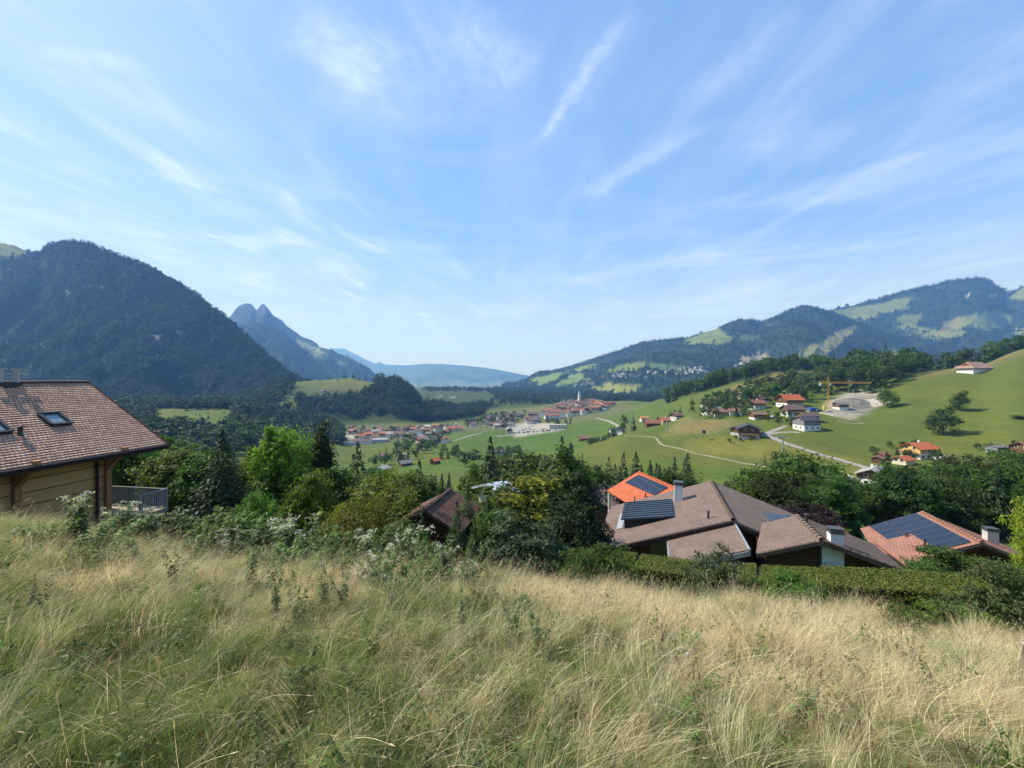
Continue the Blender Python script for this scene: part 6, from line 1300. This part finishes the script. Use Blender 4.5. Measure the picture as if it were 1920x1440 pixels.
def flowers_mesh(ends, seed, col=(.85, .77, .74), r=.068, n=48):
    rs = np.random.default_rng(seed); P = []; N = []; Cc = []
    for x, y, z in ends:
        for k in range(rs.integers(2, 5)):
            cx_, cy_, cz = x+rs.normal()*.07, y+rs.normal()*.07, z+rs.uniform(-.10, .05)
            for i in range(n//3):
                a = rs.uniform(0, 6.28); q = r*math.sqrt(rs.random()); P.append((cx_+math.cos(a)*q, cy_+math.sin(a)*q, cz+.035*(1-(q/r)**2)+rs.normal()*.012)); N.append((rs.normal()*.5, rs.normal()*.5, 1)); g = rs.uniform(.6, 1.2); Cc.append((col[0]*g, col[1]*g, col[2]*g))
    v, f, c = diamonds(np.array(P), np.array(N), .013*RNG.uniform(.7, 1.4, len(P)), .7, np.array(Cc)); return npmesh('flower_head', v, f, LEAF, c)
AGR = []
for s in range(3):
    fo, en = plant_mesh(1.0, 9, .085, (.12, .155, .075), .42, 100+s, 60); AGR.append((fo, flowers_mesh(en, s)))
WEED = [plant_mesh(1.0, 12, .068, (.105, .155, .055), .5, 200+s, 85)[0] for s in range(3)]
SPIRE = [plant_mesh(1.0, 4, .038, (.14, .17, .07), .18, 300+s, 90, .12)[0] for s in range(2)]
DOCK = [plant_mesh(1.0, 3, .013, (.12, .07, .035), .16, 400+s, 110, .12)[0] for s in range(2)]
def plant(kind_, px, D, top, label, width=1.0, group=None, tint=(1, 1, 1)):
    x = U(px)*D; g = ground_z(x, D); h = max(.35, (HOR-top)/F*D-g); nm, cat = dict(agr=('hemp_agrimony', 'flower'), weed=('leafy_weed', 'plant'), spire=('willowherb', 'plant'), dock=('dock_plant', 'plant'))[kind_]
    o = thing(nm, label, cat, (x, D, g-.03), random.uniform(0, 6.28), group)
    if kind_ == 'agr':
        a, b = random.choice(AGR); parts = [('foliage', a), ('flower_head', b)]
    else: parts = [(('foliage' if kind_ != 'dock' else 'seed_stalk'), random.choice(dict(weed=WEED, spire=SPIRE, dock=DOCK)[kind_]))]
    for pn, me in parts:
        q = link(pn, me, o); q.scale = (width, width, h); q.color = (*tint, 1)
for px, D, tp, wd, lb in ((152, 7.4, 905, .9, 'tall white-flowered hemp agrimony in front of the chalet wall'), (215, 8.2, 932, .9, 'white-flowered hemp agrimony beneath the chalet downpipe'), (282, 8.6, 938, .8, 'small white-flowered hemp agrimony beneath the deck railing'),
    (325, 9.0, 946, .9, 'white-flowered hemp agrimony right of the deck railing'), (540, 9.4, 956, 1.3, 'large pinkish-white hemp agrimony clump, broadest of the flower heads'), (566, 9.2, 962, 1.0, 'pinkish-white hemp agrimony on the right of the broadest clump'),
    (690, 8.8, 978, .9, 'white hemp agrimony below the willow bush'), (772, 8.6, 984, .9, 'pinkish hemp agrimony beside the dark leafy clump'), (445, 8.6, 987, .8, 'low white hemp agrimony left of the broadest clump'), (840, 8.2, 1008, .7, 'small white hemp agrimony at the right end of the flower row'), (872, 7.2, 1040, .6, 'low pale hemp agrimony in the grass right of the flower row'), (705, 6.6, 1030, .7, 'hemp agrimony nearest the camera in the middle of the meadow')):
    plant('agr', px, D, tp+5, lb, wd*.9, 'hemp agrimony along the meadow crest')
for k, (px, D, tp, wd, t_) in enumerate(((100, 7.2, 955, 1.0, 1), (190, 7.4, 962, 1.1, .9), (240, 8.2, 955, 1.1, 1), (300, 8.6, 955, 1.2, .9), (375, 9.2, 955, 1.2, 1.0), (405, 9.4, 938, 1.2, .9), (440, 9.6, 950, 1.3, 1.0), (475, 9.6, 942, 1.3, 1.1), (505, 9.5, 962, 1.2, 1), (610, 8.8, 975, 1.2, .9), (640, 9.2, 985, 1.1, 1.0), (715, 9.6, 972, 1.5, .7), (745, 9.6, 966, 1.5, .65), (790, 9.4, 980, 1.4, .65), (815, 9.0, 1000, 1.1, .8), (560, 7.6, 1000, 1.0, 1), (500, 7.4, 1010, 1.0, .9), (350, 7.6, 985, 1.1, 1), (250, 6.6, 1000, 1.0, 1), (630, 7.2, 1015, .9, 1), (720, 7.4, 1010, .9, 1.2), (800, 7.6, 1022, .9, 1), (870, 8.2, 1028, .9, .9), (770, 6.2, 1060, .6, 1.3))):
    plant('weed', px, D, tp+9, 'leafy green weed among the white flowers along the meadow crest', wd, 'leafy weeds along the meadow crest', (t_*1.4, t_*1.35, t_*1.2))
for k, (px, D, tp, lb) in enumerate(((508, 4.6, 1022, 'tall dark willowherb stalk left of centre in the grass'), (562, 4.6, 1055, 'shorter willowherb stalk right of the tall dark one'), (962, 4.8, 1085, 'willowherb stalk in the middle of the dry grass'), (858, 4.8, 1095, 'dark willowherb stalk just left of the middle of the grass'), (1008, 4.4, 1120, 'short willowherb stalk right of the middle of the grass'), (640, 5.2, 1030, 'willowherb stalk below the willow bush'), (610, 5.4, 1040, 'thin willowherb stalk left of the one below the willow bush'), (735, 5.2, 1050, 'willowherb stalk below the dark leafy clump'), (330, 5.0, 1010, 'willowherb stalk below the deck railing'), (470, 5.6, 1010, 'willowherb stalk left of the tall dark one'))): plant('spire', px, D, tp, lb, .9, 'willowherb stalks in the meadow')
for k, (px, D, tp, lb) in enumerate(((1680, 4.8, 1110, 'tall reddish-brown dock stalk in front of the hedge'), (1702, 4.9, 1118, 'second reddish-brown dock stalk in front of the hedge'), (1520, 3.2, 1200, 'brown dock stalk low in the dry grass at the right'), (1302, 3.6, 1205, 'dark dock seed head near the grey stake'), (1245, 4.4, 1130, 'brown dock stalk right of the middle'), (1625, 3.0, 1290, 'dark brown dock seed head near the bottom right'))): plant('dock', px, D, tp, lb, 1.0, 'dock stalks in the meadow', (1.2, 1.1, 1))
def shrub(px, D, top, w, tint, label, me=None, name='shrub', group=None):
    x = U(px)*D; g = ground_z(x, D); h = max(.5, (HOR-top)/F*D-g); o = thing(name, label, 'shrub', (x, D, g-.1), random.uniform(0, 6.28), group)
    c = link('foliage', me or SHR[int(px) % 3], o); c.scale = (w/8, w/8, h/9.6); c.color = (*tint, 1)
SHR = [crown('foliage', lobeset(12, 8, 9.6, 500+s, .10), 7000, .20, (.065, .105, .028), nclump=150, clump=.2, asp=.4) for s in range(3)]
DUST = crown('foliage', lobeset(10, 8, 9.6, 520, .12), 4200, .26, (.075, .095, .055), nclump=120, clump=.2, asp=.32)
shrub(1146, 13.5, 1004, 2.4, (1.1, 1.2, .9), 'bushy green shrub at the left end of the hedge'); shrub(1075, 13.0, 1012, 1.8, (1.0, 1.1, .9), 'light green shrub below the dark yew'); shrub(1105, 13.6, 1022, 1.6, (.8, .9, .8), 'darker shrub between the two green ones below the yew')
shrub(1342, 10.8, 1016, 1.75, (1, 1, 1), 'dusty grey-green elder shrub in front of the lean-to roof', DUST); shrub(1478, 10.2, 1062, 1.7, (1.35, 1.5, .9), 'bright green rounded shrub in front of the hedge'); shrub(1510, 10.6, 1078, 1.2, (1.1, 1.2, .9), 'lower bright green shrub right of the rounded one')
shrub(1872, 9.6, 1028, 1.6, (1.3, 1.4, 1.0), 'tall elder shrub in front of the hedge at the right', DUST); shrub(1905, 9.8, 1066, 1.5, (1.1, 1.25, .9), 'shrub at the right edge below the yellow-green tree'); shrub(1800, 10.0, 1118, 1.4, (1.5, 1.6, 1.0), 'grey-green bramble in front of the right end of the hedge', DUST); shrub(1750, 10.2, 1124, 1.1, (1.7, 1.75, .8), 'yellow-green bramble below the hedge'); shrub(1840, 9.6, 1128, 1.2, (1.4, 1.5, .9), 'bramble at the lower right below the elder')
shrub(1790, 14, 1012, 2.4, (.9, 1, .85), 'shrub against the gable of the solar-panel house'); shrub(1885, 13, 1040, 2.2, (1.3, 1.35, .8), 'bright-tipped shrub right of the solar-panel gable'); shrub(1735, 14, 1035, 1.8, (.9, 1, .85), 'low shrub under the terracotta annex roof')
shrub(486, 13.5, 900, 1.5, (1.6, 1.75, 1.2), 'pale green young maple above the white flowers'); shrub(760, 11.5, 970, 2.0, (.6, .75, .6), 'dark leafy clump at the foot of the willow bush'); shrub(1690, 8.8, 1120, 1.0, (1.2, 1.1, .6), 'ochre-tinged bramble behind the dock stalks'); shrub(1600, 10.2, 1112, 1.0, (.7, .8, .7), 'dark low bramble under the hedge front')
for px, D, tp, lb in ((1287, 4.25, 1226, 'short weathered grey stake in the dry grass right of centre'), (1917, 5.8, 1206, 'short weathered grey stake at the right edge of the meadow')):
    x = U(px)*D; g = ground_z(x, D); s = thing('wooden_stake', lb, 'stake', (x, D, g)); h = (HOR-tp)/F*D-g; mb = MB(); mb.bar((0, 0, -.2), (.01, 0, h), .022, 7, .02); mb.build('post', plain('grey_stake', (.20, .175, .15), .9, .3, 30), s); mb = MB(); mb.bar((.01, 0, h), (.01, 0, h+.012), .021, 7, .014); mb.build('top', plain('pale_top', (.42, .40, .37), .8), s)

# ------------------------------------------------------------------ meadow grass
def tuft(nb, h0, h1, wd, rad, col, lean, seed, curl=.35, heads=.0, seg=4):
    """a clump of arching blades; lean is the common wind lean to +X"""
    rs = np.random.default_rng(seed); V = []; Fq = []; Cc = []
    for b in range(nb):
        a = rs.uniform(0, 6.28); r = rad*math.sqrt(rs.random()); p = np.array([math.cos(a)*r, math.sin(a)*r, -.03]); h = rs.uniform(h0, h1); d = rs.uniform(0, 6.28); dirx, diry = math.cos(d), math.sin(d)
        k = rs.uniform(.3, 1)*curl; L = lean*rs.uniform(.5, 1.3); g = rs.uniform(.65, 1.35); cw = np.array(col)*g*np.array([rs.uniform(.92, 1.1), 1, rs.uniform(.8, 1.2)])
        side = np.array([-diry, dirx, 0])*wd*rs.uniform(.6, 1.2)*.5; i0 = len(V)
        hd = rs.random() < heads
        for s in range(seg+1):
            f = s/seg; c = p+np.array([dirx*k*f*f*h+L*f*f*h, diry*k*f*f*h, h*(f-.25*(k+L*.6)*f*f)]); w_ = side*(1-f*.85)
            V += [c-w_, c+w_]; cc = cw*(.75+.35*f); Cc += [cc, cc]
            if s: j = i0+2*(s-1); Fq.append((j, j+1, j+3, j+2))
        if hd:                                                # seed head
            t0, t1 = (V[-4]+V[-3])/2, (V[-2]+V[-1])/2; dv = (t1-t0)/np.linalg.norm(t1-t0); q = len(V); hl = h*.10; sw = side/np.linalg.norm(side)*wd*.95
            V += [t1-dv*hl*.3, t1+dv*hl*.2-sw, t1+dv*hl, t1+dv*hl*.2+sw]; Fq.append((q, q+1, q+2, q+3)); Cc += [np.array((.42, .33, .19))*g]*4
    return npmesh('tuft', np.array(V), np.array(Fq), STRAW, np.array(Cc))
DRYC = (.80, .675, .41); GRNC = (.22, .30, .055)
PD = [proto(tuft(40, .42, .95, .0038, .12, DRYC, .34, 600+s, .34, .3), 'dry_tuft') for s in range(3)]+[proto(tuft(38, .35, .75, .0040, .14, (.66, .49, .27), .42, 610+s, .45, .2), 'tan_tuft') for s in range(2)]+[proto(tuft(40, .35, .8, .0032, .2, (.74, .60, .35), 1.0, 620+s, .7, .15), 'flat_tuft') for s in range(3)]+[proto(tuft(34, .18, .45, .0042, .14, (.31, .20, .105), .3, 630, .6, .0), 'brown_tuft')]
PG = [proto(tuft(60, .14, .38, .0052, .17, GRNC, .25, 640+s, .7), 'green_tuft') for s in range(3)]+[proto(tuft(50, .25, .55, .0042, .15, (.26, .295, .09), .35, 660+s, .6, .1), 'green_tuft') for s in range(2)]+[proto(tuft(36, .12, .25, .010, .16, (.06, .105, .035), .1, 670, .9), 'leafy_tuft')]
PS = [proto(tuft(3, .85, 1.35, .0062, .05, (.78, .68, .44), .42, 680+s, .35, .6, 7), 'stalk') for s in range(5)]
def wave(x, y, seed):
    q = np.random.default_rng(seed).uniform(0, 6.28, 8)
    return .5+.25*(np.sin(x*.8+q[0]+1.4*np.sin(y*.9+q[1]))*np.sin(y*.75+q[2]+1.2*np.sin(x*.6+q[3]))+.6*np.sin(x*2.1+q[4]+1.5*np.sin(y*1.7+q[5]))*np.sin(y*2.3+q[6])+.5*np.sin(x*4.7+q[7])*np.sin(y*5.1+q[0]))
def patch(x, y):   # slow patchiness of the meadow, 0 dry .. 1 green
    u = x/np.maximum(y, .5); v = (wave(x, y, 11)-.5)*5.5
    return 1/(1+np.exp(-(v-.1+np.clip(-u-.1, -.6, .9)*1.5+np.clip((4.2-y)*.35, -1.3, .75))))
def meadow(name, dens, protos, fn, smin, smax, label, seed=0, weights=None, clumpy=.5):
    rs = np.random.default_rng(seed); n = int(dens*16*30); x = rs.uniform(-19, 19, n*2); y = rs.uniform(.75, 19.5, n*2); u = x/y
    lim = np.interp(u*F+960, [-400, 0, 300, 600, 800, 1000, 1150, 1300, 1500, 1800, 2200], [9.5, 10.2, 10.5, 10.6, 11.5, 12.7, 12.6, 11.6, 10.6, 9.4, 9.0])
    ok = (np.abs(u) < 1.75)&(y < lim)&(rs.random(n*2) < fn(x, y))&(np.hypot(x, y) > .95); x, y = x[ok], y[ok]; u = u[ok]
    z = ground_zv(x, y); m = len(x); hgt = .62+clumpy*(wave(x, y, 21+seed)-.38)*1.9
    hgt *= np.interp(u*F+960, [0, 500, 1100, 1500, 1900], [.86, .9, .95, .88, .82])*np.interp(y, [1, 2.5, 6], [.72, .85, 1])
    sc = rs.uniform(smin, smax, m)*np.clip(hgt, .3, 1.25); rot = np.zeros((m, 3))
    lean = np.clip(.16-.30*x/np.maximum(y, 1), -.1, .75)
    rot[:, 1] = lean*rs.uniform(-.2, 1.4, m)+rs.normal(size=m)*.24; rot[:, 0] = rs.normal(size=m)*.32+(wave(x, y, 33)-.5)*.8; rot[:, 2] = rs.normal(size=m)*.9+(wave(x, y, 31)-.5)*2.0
    vi = rs.choice(len(protos), m, p=weights)
    return scatter(name, np.stack([x, y, z], -1), rot, np.stack([sc*1.15, sc*1.15, sc*rs.uniform(.85, 1.15, m)], -1), vi, protos, label, 'grass')
meadow('dry_grass', 66, PD, lambda x, y: (1-.93*patch(x, y))*np.clip(.5+y*.08, 0, 1), .55, .98, 'straw-coloured dry meadow grass leaning in the wind', 1, [.13, .13, .13, .12, .12, .10, .10, .10, .07])
meadow('green_grass', 85, PG, lambda x, y: .36+.60*patch(x, y), .55, 1.35, 'short green grass showing between the dry stems', 2, None, .45)
BRD = [proto(plant_mesh(.55, 5, .05, (.12, .175, .05), .3, 700+q, 26, .3, droop=.1)[0], 'herb') for q in range(3)]+[proto(plant_mesh(.7, 4, .03, (.16, .15, .06), .25, 710+q, 40, .25)[0], 'herb') for q in range(2)]
meadow('meadow_herbs', 7, BRD, lambda x, y: .25+.75*wave(x, y, 51)**1.5, .6, 1.2, 'leafy herbs mixed into the meadow grass', 5, None, .3)
PT_ = [proto(tuft(4, .7, 1.35, .0082, .10, (.88, .76, .50), .1+.12*s, 730+s, .6, .5, 7), 'bent_stem') for s in range(4)]
PB_ = [proto(tuft(30, .3, .6, .0085, .14, (.19, .31, .05), .2, 740+s, .7), 'lush_tuft') for s in range(3)]
meadow('bent_stems', 13, PT_, lambda x, y: np.clip(1.2-y*.09, .25, 1)*(.5+.5*wave(x, y, 61)), .6, 1.0, 'bent and broken straw stems lying across the meadow', 6, None, .2)
meadow('lush_grass', 22, PB_, lambda x, y: np.clip((wave(x, y, 71)-.52)*4, 0, 1), .55, 1.05, 'fresh broad-bladed green grass in scattered patches', 7, None, .3)
meadow('grass_stalks', 11, PS, lambda x, y: (1-.5*patch(x, y))*np.clip(.5+y*.1, 0, 1), .7, 1.0, 'long pale seed stalks rising above the meadow', 3, None, .2)
# ------------------------------------------------------------------ haze
m, t = newmat('haze')
pv = t.n('ShaderNodeVolumePrincipled', {'Color': (.17, .38, .86, 1), 'Absorption Color': (.80, .80, .80, 1), 'Density': 1.25e-4, 'Anisotropy': .1})
o = t.n('ShaderNodeOutputMaterial'); t.t.links.new(pv.outputs[0], o.inputs[1])
hb = MB(); hb.box((-19000, -17500, -232), (38000, 0, 0), (0, 36500, 0), (0, 0, 232+1750))
hz = hb.build('haze', m); kind(hz, 'stuff'); tag(hz, 'pale blue summer haze filling the valley', 'haze')
